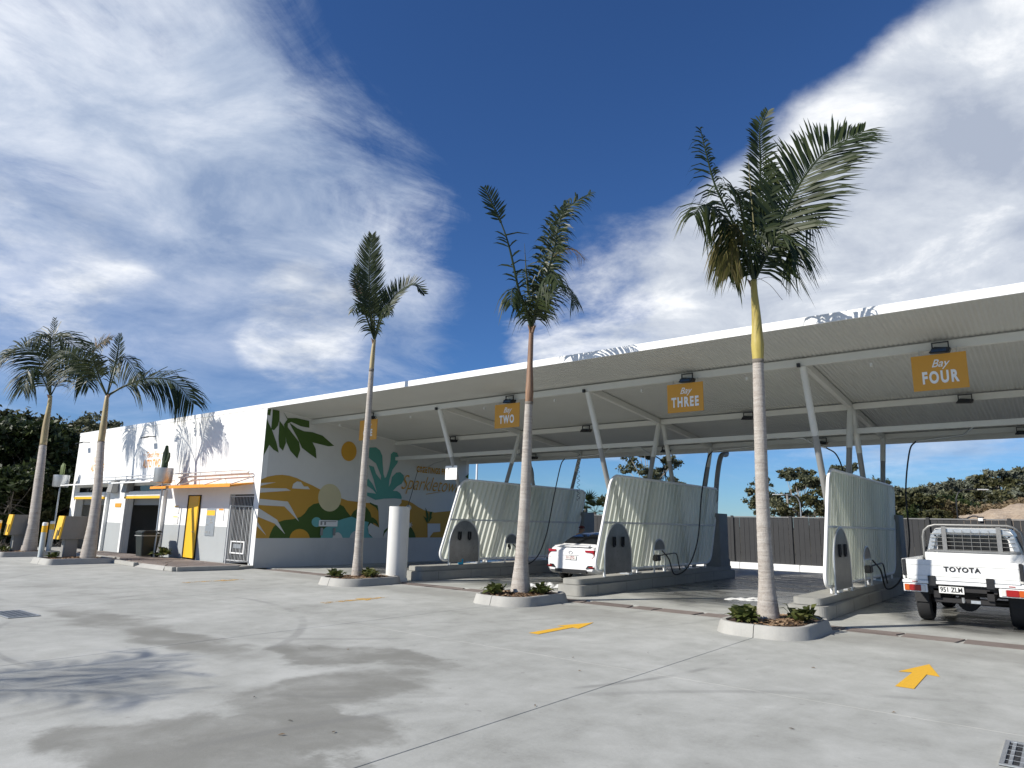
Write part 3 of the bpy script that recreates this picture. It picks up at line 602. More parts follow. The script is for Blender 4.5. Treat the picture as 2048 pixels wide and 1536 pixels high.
paint([(965, 818), (1080, 800), (1190, 795), (1080, 808), (970, 826)], SUNM, z2)
# notice board hung on the mural
p0, p1 = onx(637, 1040, XM), onx(673, 1053, XM)
nb = thing('notice_board', 'white notice board with two hooks on the green part of the mural', 'sign', (XM, p0.y, p1.z))
MB().box(XM+.035, XM+.05, p0.y, p1.y, p1.z, p0.z).build('panel', SIGNW, nb, bevel=.002)
for k in range(2): MB().box(XM+.0505, XM+.052, p0.y+.06+k*.16, p0.y+.14+k*.16, p1.z+.05, p1.z+.16).build('pictogram', STEELG, nb)
MB().box(XM+.0505, XM+.052, p0.y+.06, p1.y-.06, p0.z-.06, p0.z-.035).build('printed_line', STEELG, nb)
for k in (.1, .78): yy = p0.y+(p1.y-p0.y)*k; MB().box(XM+.03, XM+.08, yy, yy+.1, p1.z-.32, p1.z-.05).build('hook', STEELG, nb, bevel=.01)

# ================================================================ CANOPY
def zr(y): return 5.36-.0895*(y-12.95)                        # underside of the roof sheet
IX = [-14.63, -9.30, -3.98, 1.35]                              # centre lines of the wash islands
CX0, CX1, CYF, CYB = XM+.012, 6.6, 12.90, 23.22
cn = thing('canopy', 'wide white steel canopy with corrugated soffit over the wash bays', 'canopy', (-7, 18, 0))
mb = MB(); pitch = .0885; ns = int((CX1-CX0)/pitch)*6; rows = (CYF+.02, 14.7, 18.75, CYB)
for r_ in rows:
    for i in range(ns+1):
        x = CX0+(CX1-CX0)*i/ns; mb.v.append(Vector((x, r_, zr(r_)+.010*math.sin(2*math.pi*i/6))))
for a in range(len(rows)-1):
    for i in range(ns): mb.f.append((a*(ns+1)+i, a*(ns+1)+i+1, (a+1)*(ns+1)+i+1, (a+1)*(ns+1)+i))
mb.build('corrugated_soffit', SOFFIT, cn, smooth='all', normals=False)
MB().add([(CX0, CYF, zr(CYF)+.06), (CX1, CYF, zr(CYF)+.06), (CX1, CYB, zr(CYB)+.06), (CX0, CYB, zr(CYB)+.06)], [(0, 1, 2, 3)]).build('roof_sheet', FASCIA, cn)
for a, b in zip([XM+.001]+[-15.8+5.3*k for k in range(4)], [-15.8+5.3*k for k in range(4)]+[CX1]): MB().box(a+.002, b-.002, Y0-.015, Y0+.018, 5.345, 5.508).build('front_fascia', FASCIA, cn, bevel=.003)
MB().box(CX0, CX1, CYB-.02, CYB+.14, zr(CYB)-.20, zr(CYB)+.05).build('rear_gutter', STEELW, cn, bevel=.006)
def beam(y, zt, h, w, name, segs=None):
    for a, b in segs or [(CX0, CX1)]:
        MB().box(a, b, y-w/2, y+w/2, zt-h, zt).build(name, STEELW, cn, bevel=.006)
beam(14.72, zr(14.72)-.034, .16, .10, 'front_purlin'); beam(18.78, zr(18.78)-.034, .15, .10, 'middle_purlin')
beam(18.85, 4.18, .135, .10, 'service_rail', [(CX0, IX[0]-.10), (IX[0]+.10, IX[1]-.10), (IX[1]+.10, IX[2]-.10), (IX[2]+.10, IX[3]-.10), (IX[3]+.10, CX1)])
beam(22.7, zr(22.7)-.014, .14, .10, 'rear_purlin')
for X in IX:
    for a, b in ((14.78, 18.72), (18.84, 22.64)):
        MB().prism([(X-.05, a, zr(a)-.17), (X+.05, a, zr(a)-.17), (X+.05, a, zr(a)-.02), (X-.05, a, zr(a)-.02)], (0, b-a, zr(b)-zr(a))).build('rafter', STEELW, cn)
    for yt, yb, zt in ((14.72, 16.72, zr(14.72)-.18), (18.72, 17.02, zr(18.78)-.17), (18.98, 20.42, zr(18.9)-.05), (22.62, 20.92, zr(22.7)-.15)):
        t = (zt-3.62)/(zt-.40); zs, ys = 3.62, yt+(yb-yt)*t
        up = MB().tube([(X, yt, zt), (X, ys, zs)], .072, 14).build('raking_post', STEELW, cn, smooth=True)
        MB().tube([(X, ys, zs-.001), (X, yb, .40)], .066, 14).build('post_lower_length', STEELG, up, smooth=True)
    for yb in (16.87, 20.67): MB().box(X-.14, X+.14, yb-.35, yb+.35, .385, .41).build('base_plate', GALV, cn)
# rear downpipe beside bay three
pd = [onx(1447, 898, -9.1), onx(1447, 908, -9.1), onx(1436, 912, -9.15), onx(1428, 960, -9.2), onx(1424, 1040, -9.25)]
for p in pd: p.y += .25
MB().tube(smooth_path(pd, 4), .085, 12).build('downpipe', STEELG, cn, smooth=True)
for k, X in enumerate(IX[:3]):                                  # small cameras and gusset blocks under the purlins
    MB().box(X-.09, X-.03, 14.60, 14.668, 4.98, 5.06).build('security_camera', BLACK, cn)
for x in (-19.6, -16.0, -12.9, -10.4, -7.8, -5.2, -2.7, -.2): MB().box(x-.02, x+.02, 14.79, 14.86, 4.86, 4.93).build('sensor', STEELW, cn)

# flood lights and bay signs (each hangs from the canopy)
NUM = ['one', 'two', 'three', 'four']; BX = [-17.72, -11.82, -6.55, -1.53]
def flood(x, y, z, lb, grp):
    t = thing('flood_light', lb, 'light', (x, y, z), grp)
    MB().prism([(x-.19, y-.12, z-.05), (x+.13, y-.12, z-.07), (x+.17, y-.12, z+.02), (x-.10, y-.12, z+.06)], (0, .22, .02)).build('lamp_body', BLACK, t, bevel=.012)
    MB().box(x-.14, x+.10, y-.125, y-.121, z-.04, z+.02).build('lens', GLASS, t)
    b = MB()
    for s in (-.13, .13): b.bar((x+s, y-.02, z), (x+s, y-.02, z+.16), .02, .03)
    b.bar((x-.13, y-.02, z+.15), (x+.13, y-.02, z+.15), .03, .02); b.build('bracket', BLACK, t)
for i, X in enumerate(BX):
    flood(X+.05, 14.60, 4.97, f'black flood light above the bay {NUM[i]} sign', 'flood lights above the bay signs')
    flood(X+.02, 18.60, 4.62, f'black flood light under the middle purlin of bay {NUM[i]}', 'flood lights under the middle purlin')
    flood(X+.9, 22.5, 4.28, f'black flood light at the rear of bay {NUM[i]}', 'flood lights along the rear gutter')
    s = thing('bay_sign', f'hanging orange sign reading Bay {NUM[i].upper()}', 'sign', (X, 14.55, 4.22), 'bay number signs')
    MB().box(X-.44, X+.44, 14.535, 14.555, 4.225, 4.895).build('panel', ORANGE, s, bevel=.003)
    for d in (-.3, .3): MB().bar((X+d, 14.545, 4.89), (X+d, 14.60, 5.02), .012, .012).build('hanger', GALV, s)
    text('lettering', NUM[i].upper(), SIGNW, s, (X, 14.535, 4.45), (1, 0, 0), (0, 0, 1), .305, .013, 0, .62, space=1.28)
    text('lettering', 'Bay', SIGNW, s, (X+.01, 14.535, 4.715), (1, 0, 0), (0, 0, 1), .205, .002, .40, .92)
# boom arms with hoses
def boom(piv, pts, hose, lb):
    t = thing('boom_arm', lb, 'boom arm', piv, 'overhead boom arms with hoses')
    MB().tube([Vector(piv)+Vector((0, 0, .06)), Vector(piv)-Vector((0, 0, .10))], .035, 10).build('pivot', GALV, t, smooth=True)
    MB().tube([piv]+pts, .026, 8).build('arm', GALV, t, smooth=True)
    MB().tube(smooth_path([pts[-1]]+hose, 7), .019, 7).build('hose', BLACK, t, smooth=True)
def bp(px, py, X): return onx(px, py, X)
for i, X in enumerate(IX[:3]):
    c = BX[i+1]+.55; z = 4.22; y = 20.3
    tip = Vector((X+1.25, 19.7, 3.88)); h = [tip+Vector((-.16, -.02, -.25)), Vector((X+.95, 19.5, 2.6)), Vector((X+1.0, 19.0, 1.3)), Vector((X+.80, 18.75, .55)), Vector((X+.55, 18.4, .33)), Vector((X+.50, 18.15, .75)), Vector((X+.38, 17.98, .98))]
    boom((c, y, z+.10), [Vector((c-.55, y-.15, z)), Vector((c-.78, y-.2, z-.20)), tip], h, f'thin grey boom arm and black hose on the left side of bay {NUM[i+1]}')
    c2 = BX[i]+.15 if i else -16.9; tip2 = Vector((X-1.1, 20.6, 3.92))
    boom((c2, 20.6, z+.10), [Vector((c2+.75, 20.6, z)), Vector((c2+1.0, 20.6, z-.17)), tip2], [tip2+Vector((.25, 0, -.2)), tip2+Vector((.42, -.1, -.7)), Vector((X-.55, 20.2, 2.3)), Vector((X-.5, 19.5, 1.1)), Vector((X-.4, 19.0, .8))], f'thin grey boom arm and black hose on the right side of bay {NUM[i]}')
bw = thing('boom_arm', 'thin grey boom arm with a black hose against the mural', 'boom arm', (-20.2, 20.4, 4.2), 'overhead boom arms with hoses')
wp = [Vector((-20.45, p.y, p.z)) for p in (onx(890, 921, -20.45), onx(868, 927, -20.45), onx(850, 938, -20.45), onx(836, 940, -20.45))]
MB().tube(wp, .02, 8).build('arm', GALV, bw, smooth=True)
MB().tube(smooth_path([wp[-1]]+[onx(*p, -20.5) for p in ((830, 960), (824, 985), (815, 1015), (808, 1045), (800, 1075))], 6), .013, 6).build('hose', BLACK, bw, smooth=True)
MB().tube([wp[0], wp[0]+Vector((0, 0, .5))], .02, 8).build('pivot', GALV, bw)
# coiled air line
cl = thing('coiled_air_line', 'black coiled air line hanging behind the first wash panel', 'hose', (-13.6, 20.8, 2.4))
q0 = Vector((-13.6, 20.9, 4.15)); MB().tube([q0+Vector((.05*math.sin(k*.55), .05*math.cos(k*.55), -.0135*k)) for k in range(125)], .008, 5).build('coil', BLACK, cl)

# ================================================================ WASH ISLANDS
RK = .38
def island(X, i):
    nm = ['first', 'second', 'third', 'fourth'][i]; bays = ['one and two', 'two and three', 'three and four', 'four and five'][i]
    t = thing('wash_island', f'two-step concrete island between bays {bays}', 'island', (X, 18, 0), 'concrete wash islands')
    ye = 23.55; yf = 13.86
    lo = MB().prism([(a, b, 0) for a, b in rrect(X-.36, X+.36, yf, ye, .16, 6)], (0, 0, .25)).build('lower_step', ISLM, t, bevel=.012, seg=2)
    MB().prism([(a, b, .252) for a, b in rrect(X-.27, X+.27, yf+.09, ye-.1, .14, 6)], (0, 0, .133)).build('upper_step', ISLM, t, bevel=.012, seg=2)
    for y in (14.6, 16.0, 17.4, 18.8, 20.2, 21.6): MB().box(X+.3585, X+.3615, y, y+.008, .01, .24).build('joint', DARKIN, lo)
    p = thing('concrete_pier', f'square concrete pier at the rear of the {nm} wash island', 'pier', (X, 22.9, .386), 'concrete piers at the rear of the islands')
    MB().prism([(a, b, .387) for a, b in rrect(X-.25, X+.25, 22.45, 23.3, .10, 4)], (0, 0, 1.72)).build('shaft', CONCP, p, bevel=.01)
    MB().prism([(a, b, .386) for a, b in rrect(X-.265, X+.265, 22.40, 23.36, .10, 4)], (0, 0, .22)).build('plinth', CONCP, p, bevel=.01)
    # translucent corrugated screen in a raked, rounded frame
    sc = thing('wash_screen', f'pale green corrugated wash screen on the {nm} island, between bays {bays}', 'screen', (X+.12, 18, .386), 'raked corrugated wash screens')
    xs = X+.12; s0, s1, zb, zt, cr_ = 14.78, 21.92, .53, 2.93, .30
    def Y(s, z): return s+RK*(z-.5)
    def lim(s):
        d = min(s-s0, s1-s); h = cr_-math.sqrt(max(0, cr_*cr_-(cr_-d)**2)) if d < cr_ else 0
        return zb+h, zt-h
    pt = .235; prof = [0, 0, 0, 0, .95, 1, 1, .95]; n = int((s1-s0-.06)/pt*8)
    for name, za, zc in (('upper_sheet', 1.735, zt), ('lower_sheet', zb, 1.685)):
        mb = MB(); k = 0; prev = None
        for j in range(n+1):
            s = s0+.03+(s1-s0-.06)*j/n; a, b = lim(s); a, b = max(a, za), min(b, zc)
            x = xs+.046*(prof[j % 8]-.5); cur = (len(mb.v), len(mb.v)+1); mb.v += [Vector((x, Y(s, a), a)), Vector((x, Y(s, b), b))]
            if prev: mb.f.append((prev[0], cur[0], cur[1], prev[1]))
            prev = cur
        mb.build(name, SHEET, sc, normals=False)
    out = [Vector((xs, Y(a, b), b)) for a, b in rrect(s0, s1, zb, zt, cr_, 8)]
    MB().tube(out+out[:2], .038, 8, cap=False).build('frame', FASCIA, sc, smooth=True)
    MB().bar((xs+.005, Y(s0, 1.71), 1.71), (xs+.005, Y(s1, 1.71), 1.71), .05, .045).build('middle_rail', STEELW, sc)
    for s in (15.3, 17.0, 18.6, 20.2, 21.5): MB().bar((xs, s, .386), (xs, s, .53), .04, .05).build('foot', FASCIA, sc, bevel=.004)
    # arched equipment boards
    for nm2, ya, yb, za, zt2, lb, full in (('washer_board', 15.12, 16.46, .46, 1.70, f'large arched grey board with two tool holders on the {nm} wash island', True), ('washer_board', 17.76, 18.42, .98, 1.28, f'small arched grey board beside the large one on the {nm} wash island', False)):
        bd = thing(nm2, lb, 'equipment board', (X+.245, (ya+yb)/2, .386), 'arched equipment boards'); xf = X+.235
        yc, rr = (ya+yb)/2, (yb-ya)/2; hh = (zt2-za) if not full else rr*1.18
        zc2 = zt2-hh*(.95 if not full else 1)
        arcp = [(yc+rr*math.cos(R(a)), zc2+(zt2-zc2)*math.sin(R(a))) for a in range(0, 181, 10)]
        MB().prism([(xf, y, z) for y, z in [(ya, za), (yb, za)]+arcp[0:]] if zc2 > za+.02 else [(xf, y, z) for y, z in arcp], (.018, 0, 0)).build('board', STAIN, bd, bevel=.003, seg=1)
        MB().tube([(xf+.009, yb, .39)]+[(xf+.009, y, z) for y, z in arcp]+[(xf+.009, ya, .39)], .021, 8).build('hoop', GALV, bd, smooth=True)
        for y in (ya, yb): MB().box(xf-.02, xf+.04, y-.05, y+.05, .386, .396).build('foot_plate', GALV, bd)
        if full:
            for d in (-.24, .2):
                h = MB()
                for e in (-.045, .045): h.box(xf+.019, xf+.06, yc+d+e-.014, yc+d+e+.014, 1.13, 1.36)
                h.box(xf+.019, xf+.06, yc+d-.03, yc+d+.03, 1.10, 1.15); h.build('tool_holder', BLACK, bd, bevel=.006)
        else:
            MB().tube([(xf+.009, ya, .99), (xf+.009, yb, .99)], .014, 6).build('cross_bar', GALV, bd)
    br = thing('brush_holster', f'black foam brush holster on the {nm} wash island', 'brush', (X+.33, 17.95, .9), 'foam brush holsters')
    if i == 0: MB().box(X+.26, X+.30, 17.86, 17.95, .86, .97).build('holder', BLACK, br, bevel=.01); MB().box(X+.30, X+.36, 17.88, 17.93, .80, .90).build('handle', BLACK, br, bevel=.008)
    else:
        MB().prism([(X+.26, 17.62, .70), (X+.26, 17.90, .70), (X+.26, 17.87, .87), (X+.26, 17.66, .87)], (.14, 0, 0)).build('holder', BLACK, br, bevel=.02)
        MB().tube(smooth_path([(X+.36, 17.88, .85), (X+.42, 18.3, .88), (X+.44, 18.75, .88), (X+.46, 18.85, .62), (X+.48, 18.9, .42)], 5), .016, 7).build('wand', BLACK, br, smooth=True)
for i, X in enumerate(IX): island(X, i)
# small things left on the islands
bb = thing('blue_bottle', 'blue plastic bottle standing on the first wash island', 'bottle', (-14.45, 15.75, .386))
BLUE = M('blue_plastic', (.01, .30, .50), .25, var=.2); b0 = Vector((-14.45, 15.72, .386))
MB().tube([b0, b0+Vector((0, 0, .02)), b0+Vector((0, 0, .16)), b0+Vector((0, 0, .20)), b0+Vector((0, 0, .235))], [.07, .085, .085, .04, .032], 14).build('body', BLUE, bb, smooth=True); MB().tube([b0+Vector((0, 0, .236)), b0+Vector((0, 0, .262))], .036, 10).build('cap', SIGNW, bb)
wb = thing('white_canister', 'white plastic canister beside the large board on the third island', 'canister', (-3.74, 15.55, .386)); w0 = Vector((-3.83, 15.75, .386))
MB().tube([w0, w0+Vector((0, 0, .02)), w0+Vector((0, 0, .20)), w0+Vector((0, 0, .27)), w0+Vector((0, 0, .30))], [.07, .08, .08, .055, .03], 14).build('body', SIGNW, wb, smooth=True)
MB().tube([w0+Vector((.0, .07, .24)), w0+Vector((0, .12, .2)), w0+Vector((0, .08, .1))], .012, 6).build('handle', SIGNW, wb)
# notice on the front post of the first island
nt = thing('post_notice', 'white square notice fixed to the front post of the first island', 'sign', (-14.5, 15.6, 3.0)); a, b = ony(892, 932, 15.42), ony(914, 959, 15.42)
MB().box(a.x, b.x, 15.40, 15.415, b.z, a.z).build('panel', SIGNW, nt, bevel=.002); MB().box(a.x+.12, a.x+.16, 15.396, 15.399, a.z-.12, a.z-.07).build('printed_mark', STEELG, nt)
MB().box((a.x+b.x)/2-.03, (a.x+b.x)/2+.03, 15.416, 15.50, (a.z+b.z)/2-.05, (a.z+b.z)/2+.05).build('clamp', GALV, nt)
# foam on the floor of bay two
fo = MB()
for k in range(46):
    c = onz(random.uniform(1052, 1118), random.uniform(1167, 1176), 0); r = random.uniform(.02, .09)
    fo.add([c+Vector((r*math.cos(a*.785)*random.uniform(.7, 1.3), r*1.6*math.sin(a*.785)*random.uniform(.7, 1.3), .004)) for a in range(8)]+[c+Vector((0, 0, .02+r*.2))], [(a, (a+1) % 8, 8) for a in range(8)])
tag(fo.build('white_flecks', SIGNW, normals=False), 'white soap foam on the wet floor behind the car', 'foam', kind='stuff')
fo = MB()  # low white flecks spread in a streak across the floor
for k in range(60):
    u = random.random(); c = onz(1455+75*u, 1199+random.uniform(-4, 3)*(.4+u*.7), 0); r = random.uniform(.03, .10)
    fo.add([c+Vector((r*math.cos(a*.785), r*1.8*math.sin(a*.785), .004)) for a in range(8)]+[c+Vector((0, 0, .012+r*.1))], [(a, (a+1) % 8, 8) for a in range(8)])
tag(fo.build('white_flecks', SIGNW, normals=False), 'white streak on the floor of bay three', 'foam', kind='stuff')

# round cast pillar at the entrance of bay one
pl = thing('cast_pillar', 'thick round white concrete pillar at the entrance of bay one', 'pillar', (-14.45, 13.2, 0)); pc = Vector((-14.62, 13.30, 0))
sec = [(pc.x+a, pc.y+b) for a, b in rrect(-.24, .24, -.30, .30, .235, 10)]
MB().prism([(a, b, 0) for a, b in sec], (0, 0, 2.03)).build('shaft', POSTC, pl, smooth=True)
MB().box(pc.x+.05, pc.x+.245, pc.y-.2, pc.y+.2, 0, .10).build('footing', POSTC, pl, bevel=.01)

# ================================================================ FENCE
kw = thing('kerb_wall', 'low white concrete kerb at the foot of the dark fence', 'kerb', (-6, 28.95, 0))
x = -24.0
while x < 14: MB().box(x+.006, x+1.194, 28.86, 29.12, -.05, .25).build('kerb_block', FASCIA, kw, bevel=.02); x += 1.2
fn = thing('board_fence', 'charcoal fence of upright boards along the rear of the site', 'fence', (-6, 29.2, .25))
fb = MB().box(.004, .196, 29.02, 29.05, .254, 2.085); first = None; x = -23.8; k = 0
while x < 13.8:
    if first is None: first = fb.build('fence_board', FENCEM, fn, bevel=.004, seg=1); first.location.x = x; first.location.y = 0
    else: c = first.copy(); COL.objects.link(c); c.parent = fn; c.location = (x, random.choice((0, .014)), 0)
    x += .2
MB().box(-24, 14, 29.01, 29.08, 2.09, 2.13).build('top_rail', M('fence_cap', (.20, .20, .20), .5), fn); MB().box(-24, 14, 29.07, 29.10, .6, .68).build('rail', FENCEM, fn); MB().box(-24, 14, 29.07, 29.10, 1.6, 1.68).build('rail', FENCEM, fn)
x = -23.1
while x < 14: MB().box(x-.055, x+.055, 28.97, 29.015, .254, 2.16).build('fence_post', FENCEM, fn, bevel=.004); x += 2.4
fl = thing('fence_lamp', 'tiny white lamp clipped to the top of the dark fence', 'light', (-2.2, 29, 2)); c = ony(1961, 1037, 28.95); MB().box(c.x-.07, c.x+.07, 28.93, 28.968, c.z-.09, c.z+.02).build('lens', SIGNW, fl, bevel=.01); MB().box(c.x-.1, c.x+.1, 28.93, 29.0, c.z+.021, c.z+.06).build('cap', BLACK, fl)

# ================================================================ PLANTERS
def leafy(mb, c, n, r, L):
    for k in range(n):
        a = random.uniform(0, 6.283); e = random.uniform(.25, 1.25); d = Vector((math.cos(a)*math.cos(e), math.sin(a)*math.cos(e), math.sin(e)))
        s = c+Vector((random.uniform(-r, r)*.5, random.uniform(-r, r)*.5, 0)); l = L*random.uniform(.6, 1.1); w = l*.16; sd2 = d.cross(Vector((0, 0, 1))).normalized()*w
        st = s+d*l*.25; m_ = s+d*l*.65+Vector((0, 0, .0)); tp = s+d*l+Vector((0, 0, -l*.28))
        mb.add([s, st-sd2*.5, m_-sd2, tp, m_+sd2, st+sd2*.5], [(0, 1, 2, 4, 5), (2, 3, 4)])
ORD = ['left end', 'second from the left', 'middle', 'fourth from the left', 'nearest']
def planter(cx, cy, w, l, rad, lb, plants, pebb):
    t = thing('planter', lb, 'planter', (cx, cy, 0), 'kerbed palm planters')
    o = rrect(cx-w/2, cx+w/2, cy-l/2, cy+l/2, rad, 8); i_ = rrect(cx-w/2+.14, cx+w/2-.14, cy-l/2+.14, cy+l/2-.14, max(.05, rad-.14), 8); n = len(o)
    mid = rrect(cx-w/2+.05, cx+w/2-.05, cy-l/2+.05, cy+l/2-.05, max(.05, rad-.05), 8)
    mb = MB(); rings = [[(a, b, .0) for a, b in o], [(a, b, .16) for a, b in mid], [(a, b, .185) for a, b in rrect(cx-w/2+.075, cx+w/2-.075, cy-l/2+.075, cy+l/2-.075, max(.05, rad-.075), 8)], [(a, b, .185) for a, b in i_], [(a, b, .02) for a, b in i_]]
    mb.loft(rings, cap=False).build('kerb', KERBM, t, smooth=True)
    p = onz(0, 0, 1) if False else None
    yk = cy-l/2; MB().prism([(cx-.005, a, b) for a, b in ((yk-.003, 0), (yk+.047, .16), (yk+.072, .1865), (yk+.142, .1865), (yk+.142, .01))], (.010, 0, 0)).build('kerb_joint', DARKIN, t)
    so_ = MB(); G = 14; vs = []
    so_.v = [Vector((cx, cy, .20))]+[Vector((a, b, .155)) for a, b in i_]; so_.f = [(0, 1+k, 1+(k+1) % n) for k in range(n)]; so_.build('soil', SOIL, t, normals=False)
    ch = MB(); cols = []
    for k in range(pebb):
        a = random.uniform(0, 6.283); q_ = math.sqrt(random.random())*.95; x, y = cx+(w/2-.17)*q_*math.cos(a), cy+(l/2-.17)*q_*math.sin(a); s_ = random.uniform(.012, .03); z = .20-.045*q_+.004
        ang = random.uniform(0, 3.14); u = Vector((math.cos(ang), math.sin(ang), random.uniform(-.4, .4)))*s_*1.6; v = Vector((-math.sin(ang), math.cos(ang), random.uniform(-.4, .4)))*s_*.7; c = Vector((x, y, z+s_*.4))
        ch.add([c-u-v, c+u-v, c+u+v, c-u+v], [(0, 1, 2, 3)])
    if pebb:
        ch.build('mulch_chips', MULCH, t, normals=False, kind='stuff')
    return t
MULCH = leafmat('mulch_chip', (.11, .065, .035), (.24, .15, .085), (.42, .31, .20), 0, .85)
PL = [(-3.95, 12.02, 1.50, 2.10, .55), (-9.32, 12.10, 1.50, 2.10, .55), (-14.72, 12.15, 1.50, 2.10, .55), (-26.47, 9.45, 1.65, 2.1, .2), (-31.68, 9.55, 1.7, 2.1, .2)]
random.seed(11)
for k, (cx, cy, w, l, rad) in enumerate(PL):
    planter(cx, cy, w, l, rad, ['rounded kerbed planter with brown mulch under the tallest, nearest palm', 'rounded kerbed planter under the palm before bay two and three', 'rounded kerbed planter under the palm beside the round white pillar', 'kerbed planter under the palm with the long arching frond', 'kerbed planter at the far left under the leftmost palm'][k], 0, [1500, 900, 600, 300, 200][k])
def shrub(x, y, n, L, lb, grp='small leafy shrubs in the planters'):
    t = thing('leafy_shrub', lb, 'plant', (x, y, .13), grp); mb = MB(); leafy(mb, Vector((x, y, .19)), n, .22, L); mb.build('foliage', SHRUB, t, normals=False)
    s = MB()
    for k in range(4): a = random.uniform(0, 6.28); s.tube([(x, y, .10), (x+.08*math.cos(a), y+.08*math.sin(a), .28)], .008, 5)
    s.build('stems', BARK, t)
shrub(-4.22, 11.35, 75, .36, 'bushy green shrub at the front left of the nearest planter'); shrub(-3.52, 12.05, 40, .42, 'green shrub on the right side of the nearest planter'); shrub(-4.38, 12.05, 26, .36, 'thin green shrub at the rear left of the nearest planter')
shrub(-9.62, 11.55, 60, .36, 'green shrub at the left of the planter before bay three'); shrub(-8.92, 12.25, 40, .36, 'small green shrub at the right of the planter before bay three')
shrub(-15.05, 11.6, 45, .30, 'green shrub at the left of the planter by the round pillar'); shrub(-14.38, 12.15, 50, .34, 'green shrub next to the round white pillar'); shrub(-14.75, 12.6, 20, .3, 'small shrub behind the trunk in the planter by the round pillar')
shrub(-26.6, 8.85, 45, .30, 'low dark shrub by the yellow topped bollard at the second palm'); shrub(-31.9, 8.95, 45, .30, 'low dark shrub at the foot of the leftmost pay station')
# ================================================================ PAY STATIONS, BOLLARDS, POTS, BIN
def kiosk(x, y, lb):
    t = thing('pay_station', lb, 'pay station', (x, y, .1), 'pay stations before the garages')
    MB().box(x-.15, x+.15, y+.16, y+.56, .09, .79).build('pedestal', CONCP, t, bevel=.01)
    prof = [(y-.14, .78), (y+.86, .78), (y+.86, 1.55), (y+.04, 1.55)]
    MB().prism([(x+.24, a, b) for a, b in [(y-.03, .78), (y+.86, .78), (y+.86, 1.55), (y+.055, 1.55)]], (-.48, 0, 0)).build('cabinet', M('kiosk_grey', (.23, .215, .19), .6, var=.1, grime=.2), t, bevel=.008)
    f = MB().prism([(x+.245, a, b) for a, b in [(y-.09, .775), (y-.032, .775), (y+.053, 1.555), (y-.005, 1.555)]], (-.49, 0, 0)).build('yellow_front', YELLOW, t, bevel=.006)
    MB().prism([(x+.2, y-.079, .90), (x+.2, y-.048, 1.18), (x+.13, y-.048, 1.18), (x+.13, y-.079, .90)], (0, -.012, 0)).build('card_slot', BLACK, f)
kiosk(-26.83, 9.02, 'grey pay station with a yellow front beside the second palm'); kiosk(-32.02, 9.02, 'grey pay station with a yellow front beside the leftmost palm')
def bollard(x, y, lb):
    t = thing('bollard', lb, 'bollard', (x, y, .1), 'white and yellow bollards'); MB().tube([(x, y, .09), (x, y, 1.0)], .085, 14).build('post', M('pale_bollard_paint', (.52, .56, .55), .5, grime=.15), t, smooth=True)
    MB().tube([(x, y, 1.0), (x, y, 1.22)], .087, 14).build('yellow_band', YELLOW, t, smooth=True); MB().tube([(x, y, 1.22), (x, y, 1.31), (x, y, 1.33)], [.085, .085, .06], 14).build('cap', SIGNW, t, smooth=True)
bollard(-27.0, 8.62, 'white bollard with a yellow band left of the second pay station'); bollard(-32.3, 8.75, 'white bollard with a yellow band at the far left'); bollard(-31.35, 10.25, 'white bollard with a yellow band behind the leftmost palm')
def cactus_pot(x, y, lb, n):
    t = thing('cactus_pot', lb, 'plant pot', (x, y, .1), 'cactus pots on poles'); MB().tube([(x, y, .05), (x, y, 2.86)], .035, 8).build('pole', GALV, t, smooth=True)
    MB().tube([(x, y, 2.86), (x, y, 2.90), (x, y, 3.42), (x, y, 3.42), (x, y, 3.3)], [.30, .33, .34, .31, .30], 20, cap=True).build('pot', GALV, t, smooth=True)
    c = MB()
    if n == 0:
        for dx, h in ((-.12, .62), (.0, .70), (.13, .66)): c.tube([(x+dx, y, 3.28), (x+dx, y, 3.35), (x+dx, y, 3.3+h-.05), (x+dx, y, 3.3+h)], [.05, .06, .055, .02], 9)
        c.build('cactus', M('light_cactus', (.13, .17, .05), .6, var=.2), t, smooth=True)
    else:
        c.tube([(x, y, 3.28), (x, y, 3.5), (x, y, 4.0), (x, y, 4.28)], [.10, .12, .10, .05], 10); c.tube([(x+.05, y, 3.6), (x+.2, y, 3.7), (x+.26, y, 3.85), (x+.27, y, 4.0)], [.05, .06, .055, .03], 8); c.tube([(x-.05, y, 3.6), (x-.14, y, 3.75), (x-.17, y, 4.05)], [.06, .07, .04], 8); c.build('cactus', CACT, t, smooth=True)
cactus_pot(-26.75, 12.22, 'galvanised pot with a dark branching cactus on a pole by the awning', 1); cactus_pot(-37.2, 12.25, 'galvanised pot with a pale cactus on a pole at the left end', 0)
bn = thing('wheelie_bin', 'dark green wheelie bin with a white bag over its rim', 'bin', (-27.05, 12.25, .115)); bx, by = -27.02, 12.05
BIN = M('dark_bin_plastic', (.014, .020, .018), .5)
MB().loft([[(bx+a, by+b, .15) for a, b in rrect(-.23, .23, -.27, .27, .05, 3)], [(bx+a, by+b, .98) for a, b in rrect(-.30, .30, -.35, .35, .06, 3)]]).build('body', BIN, bn)
MB().loft([[(bx+a, by+b, .88) for a, b in rrect(-.315, .315, -.365, .365, .06, 3)], [(bx+a, by+b, .90) for a, b in rrect(-.33, .33, -.375, .375, .06, 3)], [(bx+a, by+b, 1.0) for a, b in rrect(-.325, .325, -.37, .37, .06, 3)]][:2], cap=False).build('bag_rim', SIGNW, bn)
MB().loft([[(bx+a, by+b, 1.0) for a, b in rrect(-.33, .33, -.38, .40, .06, 3)], [(bx+a, by+b+.03, 1.08) for a, b in rrect(-.28, .28, -.30, .34, .06, 3)]]).build('lid', BIN, bn)
for s in (-.2, .2): MB().tube([(bx+s, by+.3, .205), (bx+s+.05, by+.3, .205)], .09, 12).build('wheel', RUBBER, bn)
